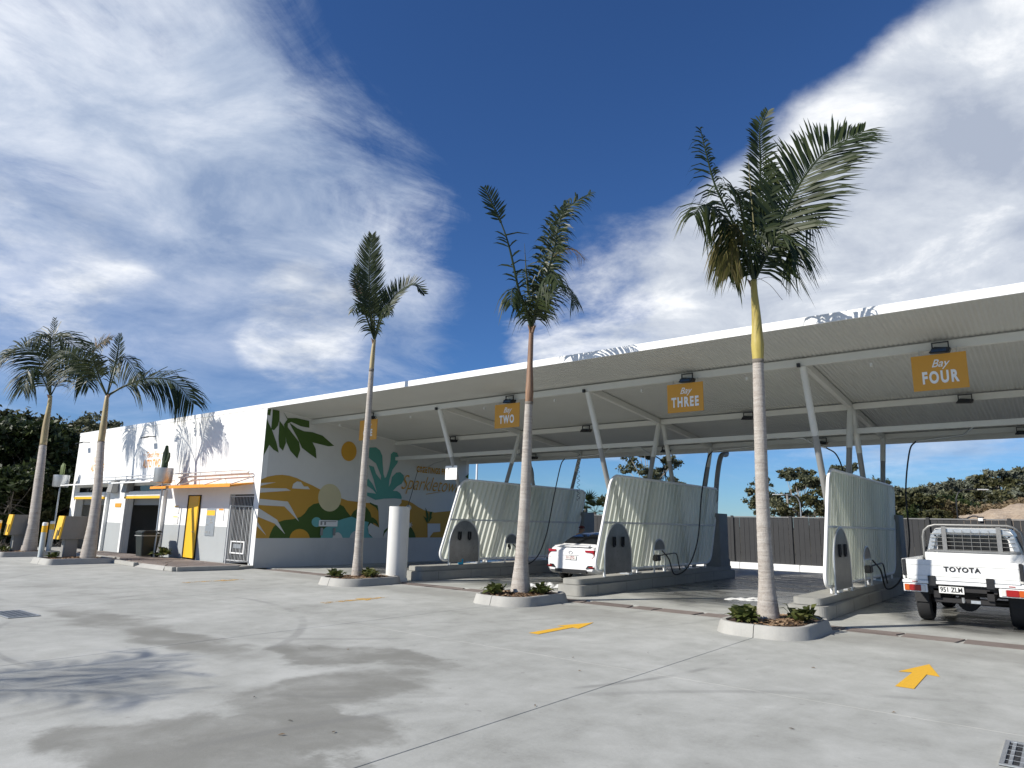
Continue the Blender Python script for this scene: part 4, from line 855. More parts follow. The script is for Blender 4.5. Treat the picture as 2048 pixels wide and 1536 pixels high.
shrub(-26.35, 12.35, 50, .5, 'dark leafy pot plant between the bin and the yellow door', 'plants by the building')

# ================================================================ PALMS
FH = Vector((FWD.x, FWD.y, 0)).normalized()
def plane_pt(px, py, base, dep=0):
    """point of the photograph carried to the upright plane through a palm's foot, dep metres further off"""
    d = ray(px, py); t = ((Vector(base)-CAM).dot(FH)+dep)/d.dot(FH); return CAM+d*t
def frond(pts, L, parent, mat=None, n=44, up=.35, droop=.45, start=.18, taper=1.0, side=(1, 1), sparse=0, rnd=.12, fold=.35, wd=.056, seed=0, name='frond', rr=.026, face=.55):
    """one feather leaf: a tapering rib with leaflets on both sides"""
    rs = random.Random(seed); path = smooth_path(pts, 8); m = len(path); n = int(n*1.2); L = L*1.08
    cum = [0]
    for i in range(1, m): cum.append(cum[-1]+(path[i]-path[i-1]).length)
    mb = MB(); mb.tube(path, [rr*(1-.85*i/(m-1))+.003 for i in range(m)], 6)
    def at(s):
        s *= cum[-1]
        for i in range(1, m):
            if cum[i] >= s: k = (s-cum[i-1])/max(1e-6, cum[i]-cum[i-1]); return path[i-1].lerp(path[i], k), (path[i]-path[i-1]).normalized()
        return path[-1], (path[-1]-path[-2]).normalized()
    for k in range(n):
        s = start+(1-start)*(k+.5)/n; p, t = at(s)
        nrm = (Vector((0, 0, 1))*(1-face)-FH*face).normalized(); hz = t.cross(nrm)
        hz = hz.normalized() if hz.length > .12 else Vector(RIGHT)
        nz = hz.cross(t).normalized()
        env = math.sin(math.pi*min(1, .22+.70*((s-start)/(1-start))**.85))**.7*taper
        for sd_, on in ((-1, side[0]), (1, side[1])):
            if not on or rs.random() < sparse: continue
            l = L*env*on*rs.uniform(.82, 1.08)*(1 if s < .92 else .75)
            fwd = .42+.75*s+rs.uniform(-rnd, rnd)
            d = (hz*sd_+t*fwd+nz*(up+rs.uniform(-fold, fold))).normalized()
            w = wd*rs.uniform(.75, 1.15)*(1-.35*s); wv = (d.cross(nz)).normalized()*w/2
            if wv.length < 1e-4: continue
            dr = droop*rs.uniform(.6, 1.4)
            p1 = p+d*l*.35+Vector((0, 0, -dr*l*.06)); p2 = p+d*l*.70+Vector((0, 0, -dr*l*.30)); p3 = p+d*l*.97+Vector((0, 0, -dr*l*.75))
            mb.add([p-wv*.4, p+wv*.4, p1-wv, p1+wv, p2-wv*.8, p2+wv*.8, p3], [(0, 1, 3, 2), (2, 3, 5, 4), (4, 5, 6)])
    return mb.build(name, mat or FROND, parent, normals=False)
def palm(label, path, rads, shaft, shaftm, shaftr, seed):
    """path: trunk polyline bottom to top; shaft: polyline of the smooth crownshaft above it"""
    t = thing('palm_tree', label, 'palm tree', path[0], 'young palms along the forecourt'); rs = random.Random(seed)
    P = smooth_path(path, 26); m = len(P); rad = []
    n0 = len(rads)-1
    for i in range(m):
        k = i/(m-1)*n0; a = int(min(k, n0-1)); r_ = rads[a]+(rads[a+1]-rads[a])*(k-a)
        rad.append(r_*(1+(.018 if i % 2 else -.010)+rs.uniform(-.008, .008)))
    MB().tube(P, rad, 18).build('trunk', PTRUNK, t, smooth='all')
    S = smooth_path(shaft, 6); k = len(S)
    n1 = len(shaftr)-1; rr = []
    for i in range(k): q = i/(k-1)*n1; a = int(min(q, n1-1)); rr.append(shaftr[a]+(shaftr[a+1]-shaftr[a])*(q-a))
    MB().tube(S, rr, 14).build('crownshaft', shaftm, t, smooth='all')
    q0_ = P[-1]; ax = (S[1]-S[0]).normalized(); MB().tube([q0_-ax*.05, q0_-ax*.01, q0_+ax*.035], [rad[-1]*1.02, rad[-1]*1.07, rr[0]*1.03], 14).build('leaf_scar', BARK, t, smooth='all')
    for j in range(3):                                         # torn sheath ends
        a = rs.uniform(0, 6.28); p = S[-1]; d = Vector((math.cos(a), math.sin(a), 0)); MB().tube([p+d*rr[-1]*.6-Vector((0, 0, .12)), p+d*(rr[-1]+.03), p+d*(rr[-1]+.07)+Vector((0, 0, .05))], [.03, .02, .004], 5).build('sheath_tip', SHAFTB, t)
    return t
def mk(px_list, base, deps=None):
    return [plane_pt(x, y, base, (deps[i] if deps else 0)) for i, (x, y) in enumerate(px_list)]

# --- nearest palm
B5 = Vector((-3.98, 12.02, .12))
def f5(pts, deps, **k): return frond(mk(pts, B5, [a+(-0.6) for a in deps]), parent=p5, **k)
p5 = palm('tallest, nearest palm with a yellow crownshaft in the rounded planter', mk([(1537, 1246), (1533, 1160), (1525, 1000), (1520, 850), (1516, 722)], B5, [0, -.1, -.25, -.4, -.5]), [.20, .128, .108, .10, .09], mk([(1516, 722), (1515, 690), (1513, 640), (1509, 590), (1507, 560)], B5, [-.5, -.53, -.56, -.6, -.6]), SHAFTY, [.09, .106, .08, .058, .052], 1)
c5 = (1508, 562)
f5([c5, (1555, 455), (1595, 375), (1650, 305), (1728, 262)], [0, .05, .1, .15, .2], L=1.15, n=78, up=.30, droop=.25, seed=51, fold=.25, start=.22, wd=.058)
f5([c5, (1517, 450), (1521, 330), (1520, 262), (1536, 222)], [0, .1, .2, .2, .2], L=.58, n=50, up=.2, droop=.3, seed=52, fold=.45, taper=.9, start=.2)
f5([c5, (1470, 455), (1432, 375), (1412, 305), (1400, 255)], [0, -.1, -.2, -.2, -.2], L=.60, n=40, up=.1, droop=1.0, seed=53, side=(1, .6), start=.22, sparse=.3)
f5([c5, (1478, 475), (1440, 425), (1408, 410), (1388, 430)], [0, -.3, -.6, -.8, -1.0], L=.80, n=36, up=0, droop=1.2, seed=54, start=.2)
f5([c5, (1545, 480), (1580, 425), (1605, 415), (1625, 450)], [0, .2, .4, .5, .6], L=.85, n=38, up=0, droop=1.2, seed=55, start=.15)
f5([c5, (1525, 470), (1540, 400), (1558, 365), (1572, 350)], [0, .5, 1.0, 1.4, 1.8], L=.85, n=40, up=.2, droop=.7, seed=56, start=.15)
f5([c5, (1495, 480), (1480, 410), (1470, 380), (1450, 370)], [0, -.5, -1.0, -1.3, -1.6], L=.85, n=40, up=.1, droop=1.0, seed=57, start=.15)
f5([c5, (1497, 500), (1475, 455), (1458, 455), (1452, 490), (1460, 540)], [0, -.2, -.4, -.5, -.5, -.5], L=.46, n=40, up=-.2, droop=1.5, seed=58, mat=FRONDY, start=.3, fold=.2)
f5([c5, (1540, 500), (1562, 470), (1585, 480), (1598, 510)], [0, -.2, -.4, -.5, -.6], L=.75, n=34, up=-.1, droop=1.3, seed=59, start=.1)
f5([c5, (1490, 520), (1475, 500), (1460, 520), (1455, 545)], [0, -.1, -.2, -.2, -.2], L=.5, n=26, up=-.3, droop=1.3, seed=60, start=.1, mat=FROND)
MB().tube(mk([(1509, 470), (1505, 420), (1499, 355), (1497, 315)], B5, [-.6]*4), [.018, .014, .008, .003], 5).build('spear_leaf', FRONDY, p5)
for q in (((1515, 555), (1540, 570), (1565, 600)), ((1512, 560), (1545, 555), (1580, 583))): MB().tube(smooth_path(mk(q, B5, [-.6]*3), 4), .004, 4).build('hanging_fibre', FRONDD, p5)
# --- palm before bay two and three
B4 = Vector((-9.32, 12.15, .12))
def f4(pts, deps, **k): return frond(mk(pts, B4, [a+(-0.45) for a in deps]), parent=p4, **k)
p4 = palm('tall palm with a reddish crownshaft and tattered fronds before bay two', mk([(1041, 1190), (1043, 1120), (1050, 1000), (1054, 900), (1058, 806)], B4, [0, -.05, -.15, -.25, -.35]), [.235, .145, .12, .105, .087], mk([(1058, 806), (1059, 780), (1060, 730), (1062, 680), (1063, 655)], B4, [-.35, -.38, -.4, -.43, -.45]), SHAFTB, [.087, .09, .065, .056, .052], 2)
c4 = (1063, 656)
f4([c4, (1040, 590), (1020, 500), (1002, 445), (975, 385)], [0, 0, -.1, -.1, -.1], L=.40, n=26, up=.2, droop=.5, seed=41, sparse=.72, start=.25, rr=.034, fold=.5)
f4([(1002, 445), (990, 420), (978, 395), (968, 375)], [-.1]*4, L=.36, n=14, up=.3, droop=.0, seed=42, start=.05, wd=.06)
f4([c4, (1082, 560), (1100, 490), (1125, 425), (1182, 385)], [0, .1, .2, .3, .4], L=.60, n=80, up=.2, droop=.7, seed=43, rnd=.5, fold=.8, start=.15)
f4([c4, (1088, 570), (1108, 500), (1118, 450), (1135, 400)], [0, -.2, -.4, -.5, -.5], L=.50, n=60, up=0, droop=1.1, seed=44, rnd=.5, fold=.9, start=.1)
f4([c4, (1085, 605), (1115, 575), (1140, 580), (1150, 610)], [0, .3, .6, .8, 1], L=.60, n=30, up=0, droop=1.0, seed=45, start=.1)
f4([c4, (1050, 610), (1035, 580), (1025, 580), (1022, 610)], [0, -.3, -.6, -.8, -1], L=.5, n=26, up=0, droop=1.3, seed=46, start=.1)
f4([c4, (1075, 600), (1090, 560), (1105, 550), (1120, 570)], [0, -.4, -.8, -1.1, -1.4], L=.55, n=26, up=0, droop=1.2, seed=47, start=.1)
f4([c4, (1060, 600), (1055, 560), (1050, 540), (1046, 540)], [0, .5, 1.0, 1.3, 1.6], L=.5, n=24, up=.1, droop=1.0, seed=48, start=.1)
f4([(1100, 520), (1125, 500), (1150, 500), (1170, 520)], [0]*4, L=.3, n=18, up=0, droop=1.0, seed=49, mat=FRONDD, wd=.012, start=.1)
for q, w in ((((1056, 590), (1052, 540), (1049, 487)), .02), (((1022, 530), (1040, 520), (1060, 522)), .02), (((1025, 545), (1045, 540), (1062, 552)), .02), (((1012, 470), (1035, 465), (1058, 468)), .02)): MB().tube(mk(q, B4, [-.45]*3), [w, w*.8, .003], 5).build('stray_leaflet', FROND, p4)
# --- palm beside the round pillar
B3 = Vector((-14.75, 12.15, .12))
def f3(pts, deps, **k): return frond(mk(pts, B3, [a+(-0.2) for a in deps]), parent=p3, **k)
p3 = palm('slim palm with an upright feather frond beside the round white pillar', mk([(714, 1158), (717, 1100), (727, 960), (736, 840), (743, 740)], B3, [0, 0, -.1, -.15, -.2]), [.165, .112, .098, .085, .068], mk([(743, 740), (745, 715), (747, 695), (749, 680)], B3, [-.2]*4), SHAFTP, [.068, .065, .055, .045], 3)
c3 = (749, 680)
f3([c3, (741, 610), (738, 540), (741, 500), (744, 470)], [0, 0, 0, 0, 0], L=.62, n=84, up=.1, droop=-.15, seed=31, fold=.15, start=.2, taper=.95, wd=.045)
f3([c3, (772, 615), (800, 582), (828, 570), (848, 588)], [0, .1, .2, .2, .2], L=.50, n=50, up=.5, droop=.0, seed=32, fold=.2, start=.25)
f3([c3, (735, 615), (718, 570), (712, 550), (713, 532)], [0, -.2, -.3, -.3, -.3], L=.36, n=26, up=.2, droop=.1, seed=33, start=.3)
f3([(718, 600), (710, 570), (708, 555)], [-.3]*3, L=.25, n=14, seed=34, mat=FRONDD, start=.1, wd=.02)
f3([c3, (735, 640), (722, 610), (712, 610), (704, 625)], [0, -.2, -.5, -.7, -.9], L=.34, n=16, up=0, droop=1.0, seed=35, start=.1)
f3([c3, (758, 640), (768, 615), (776, 612), (780, 630)], [0, -.3, -.6, -.8, -1], L=.3, n=14, up=0, droop=.9, seed=36, start=.1)
f3([c3, (748, 630), (750, 590), (752, 575), (755, 570)], [0, .4, .8, 1.0, 1.2], L=.34, n=18, up=.1, droop=.6, seed=37, start=.1)
# --- two palms at the left
B2 = Vector((-26.08, 9.72, .12))
def f2(pts, deps, **k): return frond(mk(pts, B2, [a+(1.0) for a in deps]), parent=p2, **k)
p2 = palm('leaning palm with a long frond arching to the right by the second pay station', mk([(175, 1120), (186, 1050), (195, 980), (202, 885)], B2, [0, .05, .3, .8]), [.25, .168, .145, .118], mk([(202, 885), (207, 850), (212, 810), (214, 792)], B2, [.8, .87, .95, 1]), SHAFTP, [.115, .112, .085, .06], 4)
c2 = (214, 792); K2 = dict(wd=.06)
f2([c2, (250, 772), (300, 757), (350, 765), (388, 808)], [0, 0, .1, .2, .3], L=1.35, n=58, up=.1, droop=.75, seed=21, start=.2, fold=.2, rr=.04, **K2)
f2([c2, (225, 745), (240, 715), (262, 725), (280, 762)], [0, -.4, -.8, -1.1, -1.4], L=.7, n=36, up=0, droop=1.0, seed=22, start=.15, **K2)
f2([c2, (228, 750), (234, 720), (238, 690), (240, 668)], [0, .2, .4, .4, .4], L=.4, n=20, up=.2, droop=0, seed=23, start=.35, **K2)
f2([c2, (192, 755), (165, 725), (140, 705), (118, 705)], [0, .2, .4, .5, .6], L=1.2, n=44, up=.1, droop=.8, seed=24, start=.25, **K2)
f2([c2, (195, 745), (185, 705), (200, 688), (222, 677)], [0, -.4, -.9, -1.1, -1.2], L=.8, n=38, up=.2, droop=.5, seed=25, start=.25, **K2)
f2([(185, 705), (200, 688), (224, 676)], [-1, -1.1, -1.2], L=.5, n=18, up=.2, droop=.2, seed=26, mat=FRONDD, start=.2)
MB().tube(mk([(228, 740), (236, 700), (240, 664)], B2, [1]*3), [.03, .02, .004], 5).build('spear_leaf', FROND, p2)
B1 = Vector((-31.35, 9.8, .12))
def f1(pts, deps, **k): return frond(mk(pts, B1, [a+(1.0) for a in deps]), parent=p1, **k)
p1 = palm('leftmost palm with a full round crown by the first pay station', mk([(57, 1104), (68, 1040), (78, 960), (86, 892)], B1, [0, .05, .3, .8]), [.27, .185, .163, .132], mk([(86, 892), (91, 855), (98, 815), (101, 792)], B1, [.8, .87, .95, 1]), SHAFTP, [.128, .122, .09, .07], 5)
c1 = (101, 792)
f1([c1, (85, 725), (60, 700), (35, 697), (6, 712)], [0, 0, 0, 0, 0], L=1.3, n=50, up=.1, droop=.6, seed=11, start=.25, wd=.07)
f1([c1, (80, 745), (62, 735), (52, 752), (46, 782)], [0, -.5, -1, -1.2, -1.3], L=1.0, n=38, up=0, droop=.9, seed=12, start=.15, wd=.07)
f1([c1, (98, 705), (112, 668), (150, 692), (192, 742)], [0, 0, .1, .2, .2], L=1.35, n=52, up=.1, droop=.7, seed=13, start=.3, wd=.07)
f1([c1, (122, 755), (145, 730), (165, 742), (178, 775)], [0, .5, 1, 1.2, 1.4], L=1.0, n=38, up=0, droop=.9, seed=14, start=.15, wd=.07)
f1([c1, (102, 720), (100, 680), (85, 668), (68, 680)], [0, -.5, -1.0, -1.4, -1.7], L=.95, n=36, up=.1, droop=.9, seed=15, start=.2, wd=.07)
f1([c1, (104, 730), (106, 690), (109, 650), (110, 636)], [0, .3, .4, .4, .4], L=.4, n=20, up=.2, droop=0, seed=16, start=.4, wd=.06)
# --- palm outside the frame on the left whose shadow lies on the forecourt
B0 = Vector((-13.3, -6.0, 0)); U = Vector((0, 0, 1))
p0_ = palm('palm standing left of the camera whose shadow falls on the forecourt', [B0, B0+U*2, B0+U*4.4], [.28, .18, .13], [B0+U*4.4, B0+U*5, B0+U*5.6], SHAFTY, [.13, .13, .08], 9)
for k, (a, h, o, s_) in enumerate(((20, 1.7, 1.7, 1), (110, 2.0, 1.3, 2), (200, 1.9, 1.5, 4), (300, 1.6, 1.7, 6), (60, 2.7, .3, 7))):
    d = Vector((math.cos(R(a)), math.sin(R(a)), 0)); c = B0+U*5.6
    frond([c, c+d*o*.35+U*h*.55, c+d*o*.75+U*h*.85, c+d*o*1.1+U*h*.8, c+d*o*1.4+U*h*.55], L=.80, parent=p0_, n=30, droop=.5, seed=90+k, start=.25, wd=.034, face=0)
planter(-13.3, -6.0, 1.5, 2.1, .55, 'rounded kerbed planter outside the picture to the left of the camera', 0, 100)

# ================================================================ TREES BEYOND THE SITE
def leafcloud(mb, c, rx, ry, rz, n, s, rs, hollow=0):
    # many small tufts scattered through the clump so its outline stays ragged
    k = max(3, n//38); c = Vector(c)
    for _ in range(k):
        v = Vector((rs.gauss(0, .5), rs.gauss(0, .5), rs.gauss(0, .48)))
        if v.length > 1.25: v *= 1.25/v.length
        tc_ = c+Vector((v.x*rx, v.y*ry, v.z*rz)); tr = rs.uniform(.10, .30)*(rx+rz)*.5
        for _ in range(n//k):
            p = tc_+Vector((rs.gauss(0, tr), rs.gauss(0, tr), rs.gauss(0, tr*.7))); a = Vector((rs.uniform(-1, 1), rs.uniform(-1, 1), rs.uniform(-1, .6))).normalized(); b = a.cross(Vector((rs.uniform(-1, 1), rs.uniform(-1, 1), rs.uniform(-1, 1)))).normalized()
            q = s*rs.uniform(.6, 1.4); a *= q; b *= q*.45; mb.add([p-a, p+b, p+a, p-b], [(0, 1, 2, 3)])
def tree(name, label, base, H, spread, crown_lo, nb, n, leaf, mat, bark, seed, cat='tree', group=None, flat=.7, trunk=.02, blob=(.16, .30)):
    rs = random.Random(seed); t = thing(name, label, cat, base, group); base = Vector(base)
    tk = MB(); top = base+Vector((rs.uniform(-.05, .05)*H, rs.uniform(-.05, .05)*H, H*.72))
    mid = base.lerp(top, .5)+Vector((rs.uniform(-.04, .04)*H, rs.uniform(-.04, .04)*H, 0)); r0 = H*trunk
    tk.tube(smooth_path([base-Vector((0, 0, .3)), mid, top], 5), [r0*(1-.75*i/10) for i in range(11)], 7)
    cr = MB(); wf = Vector((RIGHT.x, RIGHT.y, 0)).normalized()
    for k in range(nb):
        a = rs.uniform(0, 6.283); q = math.sqrt(rs.random()); zz = crown_lo+(1-crown_lo)*rs.random()**.8
        env = math.sin(math.pi*min(1, .12+.78*(1-(zz-crown_lo)/(1-crown_lo)))) if flat else 1
        c = base+Vector((math.cos(a)*q*spread*env, math.sin(a)*q*spread*env, H*zz)); rb = H*rs.uniform(*blob)*.62
        c.z = min(c.z, base.z+H-rb*flat*.8)
        s0 = base.lerp(top, rs.uniform(.45, .95)); m_ = s0.lerp(c, .55)+Vector((0, 0, -.03*H)); tk.tube([s0, m_, c], [r0*.35, r0*.22, r0*.07], 5)
        leafcloud(cr, c, rb, rb, rb*flat, n//nb, leaf, rs)
    tk.build('trunk', bark, t, smooth='all'); cr.build('crown', mat, t, normals=False); return t
def gnd(px, py, dist, z=0):
    """spot at a given distance in the direction of a point of the photograph"""
    d = ray(px, py); h = Vector((d.x, d.y, 0)).normalized(); p = CAM+h*dist; return Vector((p.x, p.y, z))
def topz(px, py, dist): d = ray(px, py); return CAM.z+d.z/math.hypot(d.x, d.y)*dist
g1 = 'gum trees behind the fence'
def bg(name, label, px, pyt, dist, spread, lo, nb, n, leaf, mat, bark, seed, zb=-.1, group=None, flat=.7, **k):
    b = gnd(px, 1000, dist, zb); return tree(name, label, b, topz(px, pyt, dist)-zb, spread, lo, nb, n, leaf, mat, bark, seed, group=group, flat=flat, **k)
bg('gum_tree', 'tall open gum tree seen above the second wash screen', 1300, 893, 72, 3.6, .42, 26, 9000, .17, EUC, BARKP, 101, group=g1, flat=.6, blob=(.08, .17))
bg('gum_tree', 'low dark gum tree at the right foot of the tall open one', 1358, 962, 70, 3.0, .3, 12, 5000, .17, DENSEO, BARK, 102, group=g1, blob=(.12, .24))
bg('gum_tree', 'small gum tree at the left foot of the tall open one', 1248, 965, 70, 2.2, .3, 9, 3500, .17, EUC, BARK, 112, group=g1, blob=(.12, .24))
bg('gum_tree', 'rounded gum tree beside the curved street lamp', 1590, 938, 78, 4.6, .33, 26, 10000, .18, EUC, BARKP, 103, group=g1, flat=.65, blob=(.09, .2))
bg('gum_tree', 'dark green tree right of the curved street lamp', 1630, 975, 66, 2.8, .1, 14, 8000, .17, DENSEO, BARK, 104, group=g1, blob=(.18, .3))
bg('gum_tree', 'slender gum tree whose top shows above the third wash screen', 1690, 928, 84, 3.2, .35, 16, 7000, .19, EUC, BARKP, 105, group=g1, blob=(.1, .2))
bg('gum_tree', 'low spreading gum tree left of the curved street lamp', 1545, 985, 80, 2.6, .2, 12, 4000, .18, EUC, BARK, 106, group=g1, blob=(.12, .26))
g2 = 'bushy trees on the bank at the right'
BROWNL = leafmat('brownish_tree_leaf', (.075, .062, .030), (.13, .105, .052), (.20, .16, .085), .2, .7)
OFF = 18
row = [(1760, 985, 62, 3.2, DENSEO), (1800, 975, 66, 3.6, DENSE), (1838, 978, 64, 3.4, DENSEO), (1868, 985, 70, 2.6, BROWNL), (1902, 966, 92, 4.0, EUC), (1938, 972, 90, 4.4, DENSE), (1978, 962, 94, 4.6, DENSEO), (1893, 996, 88, 2.6, BROWNL), (1820, 1008, 58, 2.2, DENSE), (1850, 1005, 58, 2.2, DENSEO)]
lbl = ['olive tree at the left end of the bank, beside the third wash screen', 'dark tree near the left end of the bank with a flat top', 'olive tree on the bank left of the dark street lamp', 'grey green tree just left of the dark street lamp', 'pale gum tree behind the dark street lamp', 'dark green tree just right of the dark street lamp', 'broad olive tree at the right of the bank above the sand', 'small olive bush at the foot of the dark street lamp', 'low dark bush above the fence left of the sandy bank', 'second low dark bush above the fence left of the sandy bank']
for k, (x, y, d, s_, m_) in enumerate(row): bg('bank_tree', lbl[k], x, y+OFF, d, s_, .08 if x < 1868 else .30, 16, 7000, .19, m_, BARK, 120+k, group=g2, blob=(.15, .28))
g3 = 'gum trees on the ridge'
rows = [(1790, 958, 130), (1818, 960, 130), (1845, 952, 132), (1868, 955, 132), (1893, 942, 134), (1918, 955, 136), (1945, 945, 138), (1968, 936, 140), (1990, 930, 140), (2014, 925, 142), (2042, 920, 144), (2070, 918, 146), (2025, 962, 110), (2060, 955, 110), (1996, 968, 112)]
wh = ['first', 'second', 'third', 'fourth', 'fifth', 'sixth', 'seventh', 'eighth', 'ninth', 'tenth', 'eleventh', 'twelfth']
for k, (x, y, d) in enumerate(rows):
    y += OFF; zb = max(-.1, topz(x, y, d)-8.5)
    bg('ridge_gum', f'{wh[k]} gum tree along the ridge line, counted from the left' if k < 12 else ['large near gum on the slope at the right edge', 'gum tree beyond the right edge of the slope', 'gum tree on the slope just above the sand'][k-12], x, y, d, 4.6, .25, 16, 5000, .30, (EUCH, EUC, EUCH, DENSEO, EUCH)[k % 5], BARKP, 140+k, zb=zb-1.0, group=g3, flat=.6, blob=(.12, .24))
# sloping ground of the ridge and the sandy cut in front of it
hl = MB(); nx, ny = 40, 14
for j in range(ny):
    for i in range(nx):
        px = 1700+i*14; d = 84+j*9; u = (px-1700)/546
        z = (topz(1960, 990, 130)*max(0, (j-1)/9))*max(0, min(1, (u+.05)*1.5))+.5*noise.noise((px*.02, j*.5, 0))
        hl.v.append(gnd(px, 1000, d, max(-.1, z)-.15))
for j in range(ny-1):
    for i in range(nx-1): a = j*nx+i; hl.f.append((a, a+1, a+nx+1, a+nx))
tag(hl.build('hill', GROUND, smooth='all', normals=False, kind='structure'))
sb = MB(); nx, ny = 60, 16
for j in range(ny):
    for i in range(nx):
        px = 1850+i*6.5; d = 48+j*2.0; u = max(0, (px-1862)/190); t_ = j/(ny-1)
        zt = topz(px, 1036-34*u**1.25, 70); z = -.12+(zt+.12)*min(1, t_*1.15)**.8*(1 if px > 1862 else max(0, (px-1845)/17))
        z += (.35*noise.noise((px*.03, j*.35, 2))+.14*noise.noise((px*.12, j*1.1, 5)))*min(1, t_*2)*min(1, u*4)
        sb.v.append(gnd(px, 1000, d, z))
for j in range(ny-1):
    for i in range(nx-1): a = j*nx+i; sb.f.append((a, a+1, a+nx+1, a+nx))
sb.build('sand_bank', SAND, smooth='all', normals=False, kind='structure')
dg_ = MB(); rs = random.Random(5)
for k in range(150):
    px = rs.uniform(1885, 2060); u = max(0, (px-1862)/190); d = rs.uniform(76, 80); c = gnd(px, 1000, d, topz(px, 1036-34*u**1.25, 70)*.95+.2)
    leafcloud(dg_, c, .8, .8, .55, 26, .16, rs, 0)
tag(dg_.build('dry_scrub', DRYBUSH, normals=False), 'dry brown scrub along the top of the sandy bank', 'scrub', kind='stuff')
# small fan palms seen past the person
for k, (x, y, s_) in enumerate(((1172, 1003, 1.5), (1190, 1010, 1.2), (1158, 1015, 1.1))):
    c = gnd(x, 1000, 55, topz(x, y+14, 55)); t = thing('fan_palm', ['fan palm in the gap between the first and second wash screens', 'smaller fan palm right of the one seen in the gap', 'smaller fan palm left of the one seen in the gap'][k], 'palm tree', (c.x, c.y, -.1), 'fan palms beyond the fence')
    MB().tube([(c.x, c.y, -.3), c], [.16, .12], 8).build('trunk', BARK, t); mb = MB(); rs = random.Random(k)
    for a in range(16):
        e = rs.uniform(-.3, 1.3); q = rs.uniform(0, 6.28); d = Vector((math.cos(q)*math.cos(e), math.sin(q)*math.cos(e), math.sin(e))); h = c+d*.55*s_; s1_ = d.cross(Vector((.1, .2, 1))).normalized(); u_ = s1_.cross(d)
        for f_ in range(-4, 5): v = (d*math.cos(f_*.28)+s1_*math.sin(f_*.28)); w_ = (s1_*math.cos(f_*.28)-d*math.sin(f_*.28))*.05; mb.add([h-w_, h+w_, h+v*.55*s_], [(0, 1, 2)])
        mb.tube([c, h], .012, 4)
    mb.build('crown', DENSE, t, normals=False)
# dense trees at the left
g4 = 'dense trees left of the building'
lt = [(-6, 845, 47, 5.0, DENSE), (28, 828, 50, 4.2, DENSEO), (60, 850, 46, 3.6, DENSE), (95, 845, 52, 4.0, DENSEO), (128, 840, 55, 4.4, EUC), (165, 838, 58, 4.0, EUC), (140, 930, 47, 2.4, DENSE), (20, 940, 42, 2.8, DENSE), (75, 960, 44, 2.6, DENSEO), (-60, 830, 48, 5, DENSE), (118, 1000, 46, 2.0, DENSEO), (45, 1020, 43, 2.0, DENSE)]
ll = ['dark tree at the left edge behind the leftmost palm', 'tall olive tree with drooping top left of the leftmost palm', 'dark tree directly behind the leftmost palm trunk', 'olive tree between the two left palms', 'thin grey green tree beside the building corner', 'pale thin tree rising over the building corner', 'low dark tree beside the pale cactus pot', 'low dark tree behind the leftmost pay station', 'low olive tree between the two left palms', 'dark tree beyond the left edge of the picture', 'olive shrub behind the second bollard', 'dark shrub behind the first bollard']
for k, (x, y, d, s_, m_) in enumerate(lt): bg('dense_tree', ll[k], x, y, d, s_, .06, 22, 15000 if m_ is not EUC else 6000, .17, m_, BARK, 170+k, group=g4, blob=(.14, .27), flat=.85)
bt = MB(); rs = random.Random(8)
for k in range(500): c = gnd(rs.uniform(-60, 160), 1000, rs.uniform(41, 44), 0); s_ = rs.uniform(.06, .22); bt.tube([c, c+Vector((rs.uniform(-.5, .5), rs.uniform(-.5, .5), rs.uniform(.05, .6)))*s_*4], [s_*.16, .004], 4)
tag(bt.build('leaf_litter', BARK, normals=False), 'twigs and litter under the dense trees at the left', 'litter', kind='stuff')
# street lamps and power pole behind the fence
def lamp(px, dist, pyt, arm, mat, lb, head=True):
    b = gnd(px, 1000, dist, -.1); zt = topz(px, pyt, dist); r = Vector((RIGHT.x, RIGHT.y, 0)).normalized(); t = thing('street_lamp', lb, 'street lamp', b, 'street lamps behind the fence')
    P = [b, Vector((b.x, b.y, zt-1.2)), Vector((b.x, b.y, zt-.5))+r*arm*.06, Vector((b.x, b.y, zt-.08))+r*arm*.3, Vector((b.x, b.y, zt))+r*arm]
    MB().tube(smooth_path(P, 5), [.055-.02*i/20 for i in range(21)], 8).build('pole', mat, t, smooth='all'); e = P[-1]; MB().bar(e-r*arm*.02, e+r*(.75 if arm > 0 else -.75), .14, .07).build('lamp_head', SIGNW, t, bevel=.02)
lamp(1600, 62, 990, -1.5, GALV, 'pale street lamp with a curved arm beside the rounded gum tree'); lamp(1912, 58, 978, 1.6, BLACK, 'dark street lamp with an arm to the right before the bank trees')
pp = gnd(1575, 1000, 66, -.1); zt = topz(1575, 988, 66); r_ = Vector((RIGHT.x, RIGHT.y, 0)).normalized(); t = thing('power_pole', 'thin pale power pole with a cross arm left of the curved lamp', 'power pole', pp)
MB().tube([pp, Vector((pp.x, pp.y, zt))], [.13, .08], 8).build('pole', BARKP, t, smooth=True); zc = topz(1575, 1016, 66); MB().bar(Vector((pp.x, pp.y, zc))-r_*.65+Vector((0, -.1, 0)), Vector((pp.x, pp.y, zc))+r_*1.1+Vector((0, -.1, 0)), .1, .1).build('cross_arm', BARKP, t)
MB().bar(Vector((pp.x, pp.y, zc))+r_*.3+Vector((0, -.1, 0)), Vector((pp.x, pp.y, zc-1.6))+r_*.9+Vector((0, -.1, 0)), .07, .07).build('brace', BARKP, t); MB().tube([Vector((pp.x, pp.y-.16, zc-.7)), Vector((pp.x, pp.y-.16, zc-.15))], .10, 8).build('transformer', SIGNW, t)
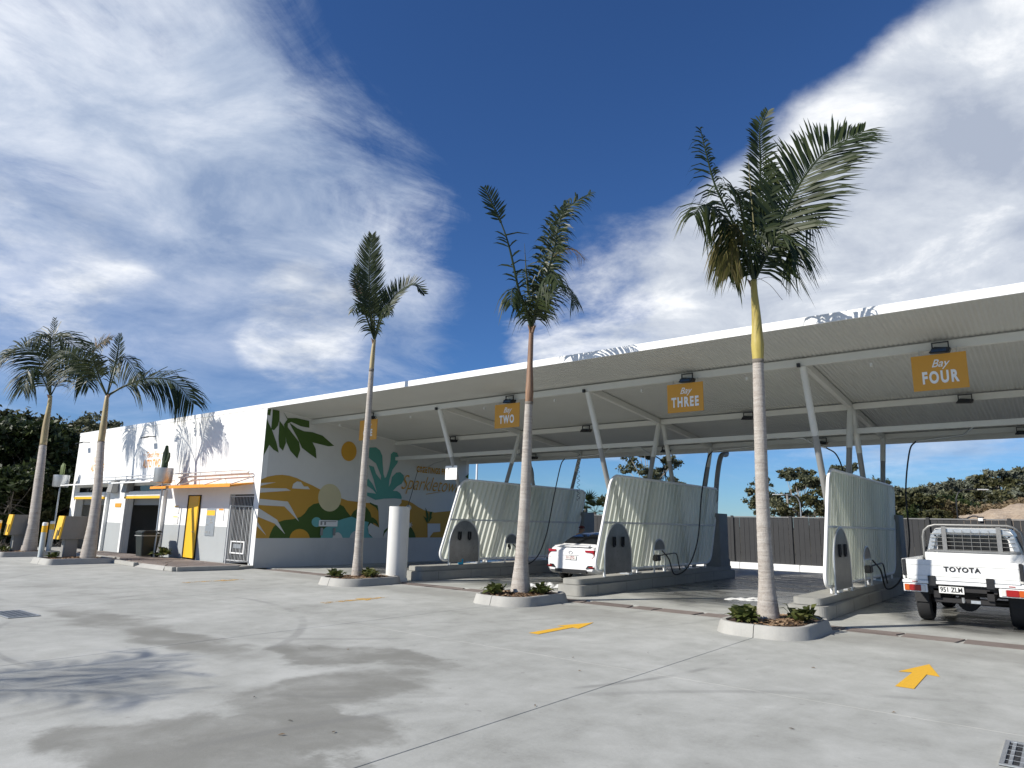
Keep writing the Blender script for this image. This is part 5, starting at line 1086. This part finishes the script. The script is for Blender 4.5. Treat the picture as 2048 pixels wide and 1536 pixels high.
tp = gnd(952, 1000, 50, -.1); t = thing('light_pole', 'thin white pole rising behind the first wash screen', 'pole', tp); MB().tube([tp, Vector((tp.x, tp.y, topz(952, 905, 50)))], [.09, .07], 8).build('shaft', SIGNW, t, smooth=True); MB().bar(Vector((tp.x, tp.y, topz(952, 905, 50)+.05)), Vector((tp.x+.9, tp.y, topz(952, 905, 50)+.05)), .2, .1).build('lamp_head', SIGNW, t)

# ================================================================ VEHICLES
def wheel(parent, x, y, z, r, w, sx, rimm):
    """wheel on the axle point, outer side towards sx"""
    prof = [(-w/2, r*.66), (-w/2, r*.90), (-w*.40, r*.98), (-w*.2, r), (w*.2, r), (w*.40, r*.98), (w/2, r*.90), (w/2, r*.66)]
    mb = MB(); n = 28; rings = [[(x+a, y+q*math.cos(2*math.pi*k/n), z+q*math.sin(2*math.pi*k/n)) for k in range(n)] for a, q in prof]; mb.loft(rings, cap=False)
    wh_ = mb.build('wheel', RUBBER, parent, smooth=True)
    d = MB().loft([[(x+sx*w*.38, y+r*.66*math.cos(2*math.pi*k/n), z+r*.66*math.sin(2*math.pi*k/n)) for k in range(n)], [(x+sx*w*.30, y+r*.2*math.cos(2*math.pi*k/n), z+r*.2*math.sin(2*math.pi*k/n)) for k in range(n)], [(x+sx*w*.36, y+r*.16*math.cos(2*math.pi*k/n), z+r*.16*math.sin(2*math.pi*k/n)) for k in range(n)]])
    d.build('rim', rimm, wh_, smooth=True)
    return wh_
# ---- white tray back utility
ut = thing('utility_truck', 'white tray back utility parked in bay four, seen from behind', 'truck', (-1.55, 16.5, 0)); cx = -1.55; yr = 14.72
def X(a): return cx+a
MB().box(X(-.90), X(.90), yr+.03, yr+2.42, .74, .80).build('tray_floor', UTEW, ut)
tg = MB().box(X(-.84), X(.84), yr, yr+.035, .80, 1.155).build('tailgate', UTEW, ut, bevel=.008)
for z in (.87, 1.06): MB().box(X(-.835), X(.835), yr-.006, yr-.001, z, z+.010).build('pressed_line', STEELW, tg)
for s in (-1, 1): MB().box(X(s*.90-.018), X(s*.90+.018), yr+.06, yr+2.42, .80, 1.155).build('tray_side', UTEW, ut, bevel=.006)
text('tailgate_lettering', 'TOYOTA', BLACK, tg, (X(.02), yr-.006, 1.0), (1, 0, 0), (0, 0, 1), .115, .004, 0, 1.05, space=1.15)
for s in (-1, 1): MB().box(X(s*.875-.03), X(s*.875+.03), yr-.012, yr+.055, .86, 1.15).build('corner_latch', BLACK, ut, bevel=.008)
for a in (-.45, .42): MB().box(X(a-.06), X(a+.06), yr-.03, yr-.002, .70, .88).build('tailgate_hinge', BLACK, ut, bevel=.008)
MB().box(X(-.92), X(.92), yr-.02, yr+.04, .735, .79).build('rear_rail', UTEW, ut, bevel=.006)
for s in (-1, 1):
    l = MB().box(X(s*.72-.19), X(s*.72+.19), yr-.02, yr+.04, .585, .725).build('tail_light', UTEW, ut, bevel=.006)
    a, b, c_ = (-.17, -.09, .09) if s < 0 else (.17, .09, -.09)
    for u, v, m_ in ((a, b, AMBER), (b, c_, REDL), (c_, (.16 if s < 0 else -.16), CLEARL)): MB().box(X(s*.72+min(u, v)), X(s*.72+max(u, v)), yr-.036, yr-.021, .60, .71).build('lens', m_, l, bevel=.006)
    MB().box(X(s*.72-.045), X(s*.72+.045), yr-.026, yr-.021, .757, .772).build('reflector', REDL, ut)
np_ = MB().box(X(-.36), X(.02), yr+.02, yr+.032, .585, .705).build('number_plate', PLATE, ut); text('plate_lettering', '951 ZLM', BLACK, np_, (X(-.17), yr+.02, .645), (1, 0, 0), (0, 0, 1), .115, .002, 0, .80)
MB().box(X(-.5), X(.5), yr+.05, yr+.12, .62, .74).build('rear_crossmember', CHASSIS, ut)
for s in (-1, 1): MB().box(X(s*.40-.05), X(s*.40+.05), yr+.05, yr+4.3, .50, .66).build('chassis_rail', CHASSIS, ut)
tb = MB().box(X(-.45), X(.45), yr+.10, yr+.18, .42, .50).build('tow_bar', CHASSIS, ut, bevel=.008); MB().tube([(X(0), yr+.1, .46), (X(0), yr-.02, .46), (X(0), yr-.03, .53)], .022, 8).build('tow_ball', GALV, tb)
MB().box(X(.10), X(.24), yr+.09, yr+.099, .435, .485).build('tow_label', GALV, tb)
MB().tube([(X(-.8), 15.78, .39), (X(.8), 15.78, .39)], .06, 10).build('rear_axle', CHASSIS, ut, smooth=True); MB().tube([(X(-.02), 15.62, .39), (X(-.02), 15.95, .39)], .17, 14).build('differential', CHASSIS, ut, smooth=True)
MB().box(X(-.65), X(.65), yr+.5, yr+2.3, .52, .735).build('tray_subframe', CHASSIS, ut)
for s in (-1, 1):
    wheel(ut, X(s*.72), 15.78, .385, .385, .24, s, STAIN)
    wheel(ut, X(s*.72), 18.80, .385, .385, .24, s, STAIN)
    MB().prism([(X(s*.62), 15.37, .36), (X(s*.84), 15.37, .36), (X(s*.85), 15.40, .56), (X(s*.61), 15.40, .56)], (0, .012, 0)).build('mud_flap', RUBBER, ut)
    MB().prism([(X(s*.58), 15.42, .62), (X(s*.58), 15.56, .735), (X(s*.58), 16.0, .735), (X(s*.58), 16.14, .62), (X(s*.58), 16.12, .60), (X(s*.58), 15.98, .71), (X(s*.58), 15.58, .71), (X(s*.58), 15.44, .60)], (s*.28, 0, 0)).build('mud_guard', GALV, ut)
# headboard rack
hb = MB().tube([(X(-.86), 17.06, .82), (X(-.86), 17.06, 1.55), (X(-.83), 17.06, 1.68), (X(-.74), 17.06, 1.765), (X(-.62), 17.06, 1.80), (X(.62), 17.06, 1.80), (X(.74), 17.06, 1.765), (X(.83), 17.06, 1.68), (X(.86), 17.06, 1.55), (X(.86), 17.06, .82)], .025, 10).build('headboard_hoop', RACK, ut, smooth=True)
for s in (-.47, .47): MB().box(X(s-.04), X(s+.04), 17.02, 17.05, 1.16, 1.77).build('headboard_upright', RACK, hb)
for z in (1.30, 1.38, 1.46, 1.54, 1.62): MB().tube([(X(-.72), 17.04, z), (X(.72), 17.04, z)], .006, 5).build('mesh_rod', RACK, hb)
for k in range(5): x_ = X(-.30+k*.15); MB().tube([(x_, 17.035, 1.22), (x_, 17.035, 1.70)], .005, 5).build('mesh_rod', RACK, hb)
MB().box(X(-.84), X(.84), 17.0, 17.03, .81, 1.24).build('headboard_panel', UTEW, hb, bevel=.008); MB().box(X(-.80), X(.80), 16.99, 17.03, 1.245, 1.29).build('headboard_rail', RACK, hb, bevel=.006)
# cab and bonnet
def sect(y, w0, w1, w2, z0, z1, z2, z3): return [(X(-w0), y, z0), (X(w0), y, z0), (X(w1), y, z0+.08), (X(w1), y, z1), (X(w2), y, z2), (X(w2*.93), y, z3-.02), (X(w2*.7), y, z3), (X(-w2*.7), y, z3), (X(-w2*.93), y, z3-.02), (X(-w2), y, z2), (X(-w1), y, z1), (X(-w1), y, z0+.08)]
MB().loft([sect(17.14, .80, .86, .70, .45, 1.13, 1.62, 1.72), sect(17.3, .82, .88, .70, .42, 1.13, 1.66, 1.755), sect(18.2, .82, .88, .70, .42, 1.12, 1.66, 1.76), sect(18.42, .82, .88, .68, .42, 1.10, 1.60, 1.70), sect(19.1, .82, .87, .80, .42, 1.02, 1.06, 1.10), sect(19.75, .78, .84, .76, .45, .92, .98, 1.02), sect(19.9, .70, .78, .7, .5, .8, .9, .92)]).build('cab', UTEW, ut, bevel=.015, smooth=True)
MB().prism([(X(-.62), 17.135, 1.22), (X(.62), 17.135, 1.22), (X(.60), 17.135, 1.52), (X(.5), 17.135, 1.60), (X(-.5), 17.135, 1.60), (X(-.60), 17.135, 1.52)], (0, -.012, 0)).build('rear_window', GLASS, ut)
ch = MB()
for s in (-1, 1): ch.bar((X(s*.74), 17.085, 1.30), (X(s*.66), 17.085, 1.60), .10, .03, (0, 1, 0)); ch.bar((X(s*.66), 17.085, 1.60), (X(s*.50), 17.085, 1.68), .10, .03, (0, 1, 0))
ch.bar((X(-.52), 17.085, 1.69), (X(.52), 17.085, 1.69), .08, .03, (0, 1, 0)); ch.build('headboard_frame', GALV, hb)
for s in (-1, 1):
    MB().prism([(X(s*.885), 17.35, 1.16), (X(s*.885), 18.35, 1.16), (X(s*.735), 18.2, 1.60), (X(s*.735), 17.4, 1.60)], (s*.008, 0, 0)).build('side_window', GLASS, ut)
    MB().box(X(s*1.0-.09), X(s*1.0+.09), 18.45, 18.52, 1.10, 1.32).build('door_mirror', BLACK, ut, bevel=.02)

# ---- white sedan
cr_ = thing('sedan', 'white sedan with tinted rear window parked in bay two', 'car', (-11.4, 19.4, 0)); cx = -11.42; y0_ = 17.15
def body_ring(y, w, zb, zs, zt, tw):
    """half-widths: w at the shoulder, tw at the top edge; zb sill, zs shoulder, zt deck height"""
    h = [(w*.90, zb), (w*.985, zb+.10), (w, (zb+zs)/2), (w*.985, zs-.05), (w*.93, zs), (tw, zt-.015), (tw*.55, zt)]
    return [(X(-a), y_(y), b) for a, b in reversed(h)]+[(X(a), y_(y), b) for a, b in h]
def y_(y): return y0_+y
MB().loft([body_ring(0, .80, .34, .78, .88, .62), body_ring(.10, .865, .27, .85, .985, .70), body_ring(.30, .89, .22, .88, 1.02, .72), body_ring(.75, .90, .20, .88, 1.02, .72), body_ring(1.4, .90, .19, .87, 1.0, .74), body_ring(3.1, .90, .19, .84, .95, .76), body_ring(3.9, .89, .20, .78, .86, .72), body_ring(4.35, .84, .24, .66, .74, .64), body_ring(4.55, .74, .30, .55, .60, .5)]).build('body', CARW, cr_, smooth=True)
def top_ring(y, w, z0, w2, z1): return [(X(-w), y_(y), z0), (X(-w2), y_(y), z1-.05), (X(-w2*.82), y_(y), z1), (X(w2*.82), y_(y), z1), (X(w2), y_(y), z1-.05), (X(w), y_(y), z0)]
MB().loft([top_ring(.42, .70, 1.0, .66, 1.05), top_ring(.9, .745, .99, .60, 1.24), top_ring(1.45, .765, .98, .575, 1.375), top_ring(2.0, .77, .96, .575, 1.41), top_ring(2.6, .77, .95, .56, 1.395), top_ring(3.0, .76, .95, .55, 1.30), top_ring(3.55, .74, .90, .60, .97)]).build('cabin', CARW, cr_, smooth=True)
rw = [(.50, .60, 1.085), (.70, .575, 1.185), (.92, .55, 1.272), (1.20, .52, 1.345), (1.42, .49, 1.392)]
gl = MB(); gl.v = [Vector((X(a*k), y_(y)-.012, z+.012-(abs(k) > .5)*.012)) for y, a, z in rw for k in (-1, 0, 1)]; gl.f = [(i*3+k, i*3+k+1, i*3+k+4, i*3+k+3) for i in range(4) for k in range(2)]
gl.build('rear_window', GLASS, cr_)
for s in (-1, 1):
    MB().add([(X(s*.765), y_(.75), 1.03), (X(s*.79), y_(3.2), .99), (X(s*.60), y_(2.65), 1.33), (X(s*.615), y_(1.45), 1.33)], [(0, 1, 2, 3)]).build('side_window', GLASS, cr_)
    tl = MB().prism([(X(s*.50), y_(-.005), .915), (X(s*.80), y_(.015), .92), (X(s*.875), y_(.20), .90), (X(s*.885), y_(.26), .72), (X(s*.83), y_(.04), .66), (X(s*.72), y_(.0), .70), (X(s*.80), y_(.012), .76), (X(s*.76), y_(.0), .85), (X(s*.52), y_(-.01), .86)], (0, -.02, 0)).build('tail_light', REDL, cr_)
    bf = MB().prism([(X(s*.52), y_(.0), .40), (X(s*.80), y_(.03), .41), (X(s*.83), y_(.05), .50), (X(s*.60), y_(.0), .49)], (0, -.035, 0)).build('bumper_vent', BLACK, cr_, bevel=.006); MB().box(X(s*.72-.08), X(s*.72+.08), y_(-.045), y_(-.03), .435, .46).build('reflector', REDL, bf)
    wheel(cr_, X(s*.77), y_(.90), .32, .32, .21, s, ALLOY); wheel(cr_, X(s*.77), y_(3.6), .32, .32, .21, s, ALLOY)
    MB().tube([(X(s*.34), y_(.25), .30), (X(s*.34), y_(-.01), .30)], .045, 12).build('exhaust_tip', ALLOY, cr_, smooth=True)
MB().box(X(-.55), X(.55), y_(-.02), y_(.06), .27, .37).build('diffuser', BLACK, cr_, bevel=.01)
MB().prism([(X(-.60), y_(.03), 1.0), (X(.60), y_(.03), 1.0), (X(.56), y_(.24), 1.035), (X(-.56), y_(.24), 1.035)], (0, 0, .022)).build('boot_lip', CARW, cr_, bevel=.006)
nq = MB().box(X(-.20), X(.20), y_(-.03), y_(-.012), .64, .75).build('number_plate', PLATE, cr_); text('plate_lettering', '111 JTG', MAROON, nq, (X(0), y_(-.03), .695), (1, 0, 0), (0, 0, 1), .105, .002, 0, .85)
MB().tube([(X(.06*math.cos(a*.5236)), y_(-.02), .84+.05*math.sin(a*.5236)) for a in range(13)], .008, 5, cap=False).build('badge', ALLOY, cr_)
MB().box(X(-.26), X(.26), y_(-.022), y_(-.008), .765, .785).build('plate_garnish', CARW, cr_)

# ================================================================ PERSON behind the sedan
ORS = M('orange_shirt', (.55, .24, .03), .85, var=.15, scale=9); SKIN = M('skin', (.38, .22, .15), .6, var=.08); HAIR = M('dark_red_cap', (.10, .015, .015), .8, var=.3); PANT = M('dark_trousers', (.02, .022, .028), .85, var=.2)
pe = thing('person', 'person in an orange shirt and dark red cap standing behind the white car', 'person', (-13.25, 20.55, 0)); po = Vector((-13.25, 20.55, 0))
sk = {'pel': (0, 0, .86), 'spi': (0, .01, 1.02), 'che': (0, .02, 1.20), 'nek': (0, .02, 1.35), 'hed': (.03, -.02, 1.44), 'hdt': (.04, -.03, 1.53),
      'ls': (-.17, .02, 1.27), 'le': (-.25, -.06, 1.03), 'lw': (-.16, -.26, .96), 'lh': (-.12, -.34, .96), 'rs': (.17, .02, 1.27), 're': (.27, -.10, 1.06), 'rw': (.22, -.32, 1.04), 'rh': (.20, -.40, 1.04),
      'lp': (-.09, 0, .82), 'lk': (-.11, -.04, .46), 'la': (-.11, .03, .09), 'lt': (-.12, -.13, .04), 'rp': (.09, 0, .82), 'rk': (.12, -.02, .46), 'ra': (.12, .05, .09), 'rt': (.14, -.11, .04)}
rd = {'pel': .135, 'spi': .13, 'che': .15, 'nek': .055, 'hed': .085, 'hdt': .09, 'ls': .075, 'le': .048, 'lw': .034, 'lh': .04, 'rs': .075, 're': .048, 'rw': .034, 'rh': .04, 'lp': .09, 'lk': .062, 'la': .042, 'lt': .038, 'rp': .09, 'rk': .062, 'ra': .042, 'rt': .038}
ks = list(sk); ed = [('pel', 'spi'), ('spi', 'che'), ('che', 'nek'), ('nek', 'hed'), ('hed', 'hdt'), ('che', 'ls'), ('ls', 'le'), ('le', 'lw'), ('lw', 'lh'), ('che', 'rs'), ('rs', 're'), ('re', 'rw'), ('rw', 'rh'), ('pel', 'lp'), ('lp', 'lk'), ('lk', 'la'), ('la', 'lt'), ('pel', 'rp'), ('rp', 'rk'), ('rk', 'ra'), ('ra', 'rt')]
def skinned(name, verts, edges, rads, mat, root, sub=2):
    me = bpy.data.meshes.new(name); me.from_pydata([tuple(v) for v in verts], edges, []); ob = bpy.data.objects.new(name, me); COL.objects.link(ob)
    md = ob.modifiers.new('s', 'SKIN'); md.use_smooth_shade = True
    for i, q in enumerate(rads): me.skin_vertices[0].data[i].radius = (q, q); me.skin_vertices[0].data[i].use_root = i == root
    s2 = ob.modifiers.new('u', 'SUBSURF'); s2.levels = s2.render_levels = sub
    dg = bpy.context.evaluated_depsgraph_get(); m2 = bpy.data.meshes.new_from_object(ob.evaluated_get(dg)); bpy.data.objects.remove(ob); return m2
m2 = skinned('body', [sk[k] for k in ks], [(ks.index(a), ks.index(b)) for a, b in ed], [rd[k] for k in ks], SKIN, 0)
m2.materials.clear()
for m_ in (SKIN, ORS, PANT): m2.materials.append(m_)
for p in m2.polygons:
    c = p.center; p.use_smooth = True
    p.material_index = 2 if c.z < .90 and abs(c.x) < .24 and c.y > -.2 else (1 if c.z < 1.34 and not (c.y < -.12) else 0)
bo = bpy.data.objects.new('body', m2); COL.objects.link(bo); bo.parent = pe
for s, (hx, hy, hz) in ((-1, sk['lh']), (1, sk['rh'])):
    fv, fe, fr = [(hx, hy+.03, hz)], [], [.03]
    for k in range(5):
        off = (k-2)*.018 if k < 4 else -s*.045; ln = (.07, .085, .08, .065, .05)[k]; b0 = len(fv)
        fv += [(hx+off, hy-.03+(.03 if k == 4 else 0), hz), (hx+off*1.1, hy-.03-ln*.55, hz-.01), (hx+off*1.1, hy-.03-ln, hz-.035)]; fe += [(0, b0), (b0, b0+1), (b0+1, b0+2)]; fr += [.011, .009, .008]
    mh = skinned('hand', fv, fe, fr, SKIN, 0, 1); mh.materials.clear(); mh.materials.append(SKIN); ho = bpy.data.objects.new('hand', mh); COL.objects.link(ho); ho.parent = pe
capm = MB(); hc = po+Vector((.04, -.03, 1.535))
rings = []
for e in range(0, 91, 18): rings.append([hc+Vector((.108*math.cos(R(e))*math.cos(R(a)), .118*math.cos(R(e))*math.sin(R(a)), -.01+.085*math.sin(R(e)))) for a in range(0, 360, 20)])
capm.loft(rings, cap=True); capm.add([hc+Vector((x_, y__, -.01)) for x_, y__ in ((-.08, -.09), (.08, -.09), (.06, -.19), (-.06, -.19))], [(0, 1, 2, 3)]); capm.build('cap', HAIR, pe, smooth='all')
fa = MB()
for s in (-.035, .035): fa.tube([hc+Vector((s-.01, -.105, -.06)), hc+Vector((s+.01, -.105, -.06))], .010, 6)
fa.build('eyes', BLACK, pe); MB().tube([hc+Vector((0, -.10, -.06)), hc+Vector((0, -.125, -.095)), hc+Vector((0, -.10, -.105))], [.010, .016, .01], 7).build('nose', SKIN, pe, smooth='all'); MB().tube([hc+Vector((-.025, -.095, -.135)), hc+Vector((0, -.102, -.138)), hc+Vector((.025, -.095, -.135))], .006, 5).build('mouth', M('lips', (.30, .12, .10), .6), pe)
for s in (-1, 1): MB().tube([hc+Vector((s*.095, .0, -.05)), hc+Vector((s*.108, .01, -.08)), hc+Vector((s*.095, 0, -.11))], [.012, .02, .01], 7).build('ear', SKIN, pe, smooth='all')

# ---- a few dry leaves on the forecourt
rs = random.Random(21)
for k in range(13):
    c = onz(rs.uniform(300, 2000), rs.uniform(1290, 1510), .005); a = rs.uniform(0, 6.28); l = rs.uniform(.015, .035); u = Vector((math.cos(a), math.sin(a), 0))*l; v = Vector((-math.sin(a), math.cos(a), 0))*l*.35
    tag(MB().add([c-u, c+v+Vector((0, 0, .012)), c+u+Vector((0, 0, .006)), c-v+Vector((0, 0, .008))], [(0, 1, 2, 3)]).build('dry_leaf', FRONDD if k % 3 else BARK, normals=False), 'small dry leaf lying on the open concrete forecourt', 'leaf', 'dry leaves on the forecourt')
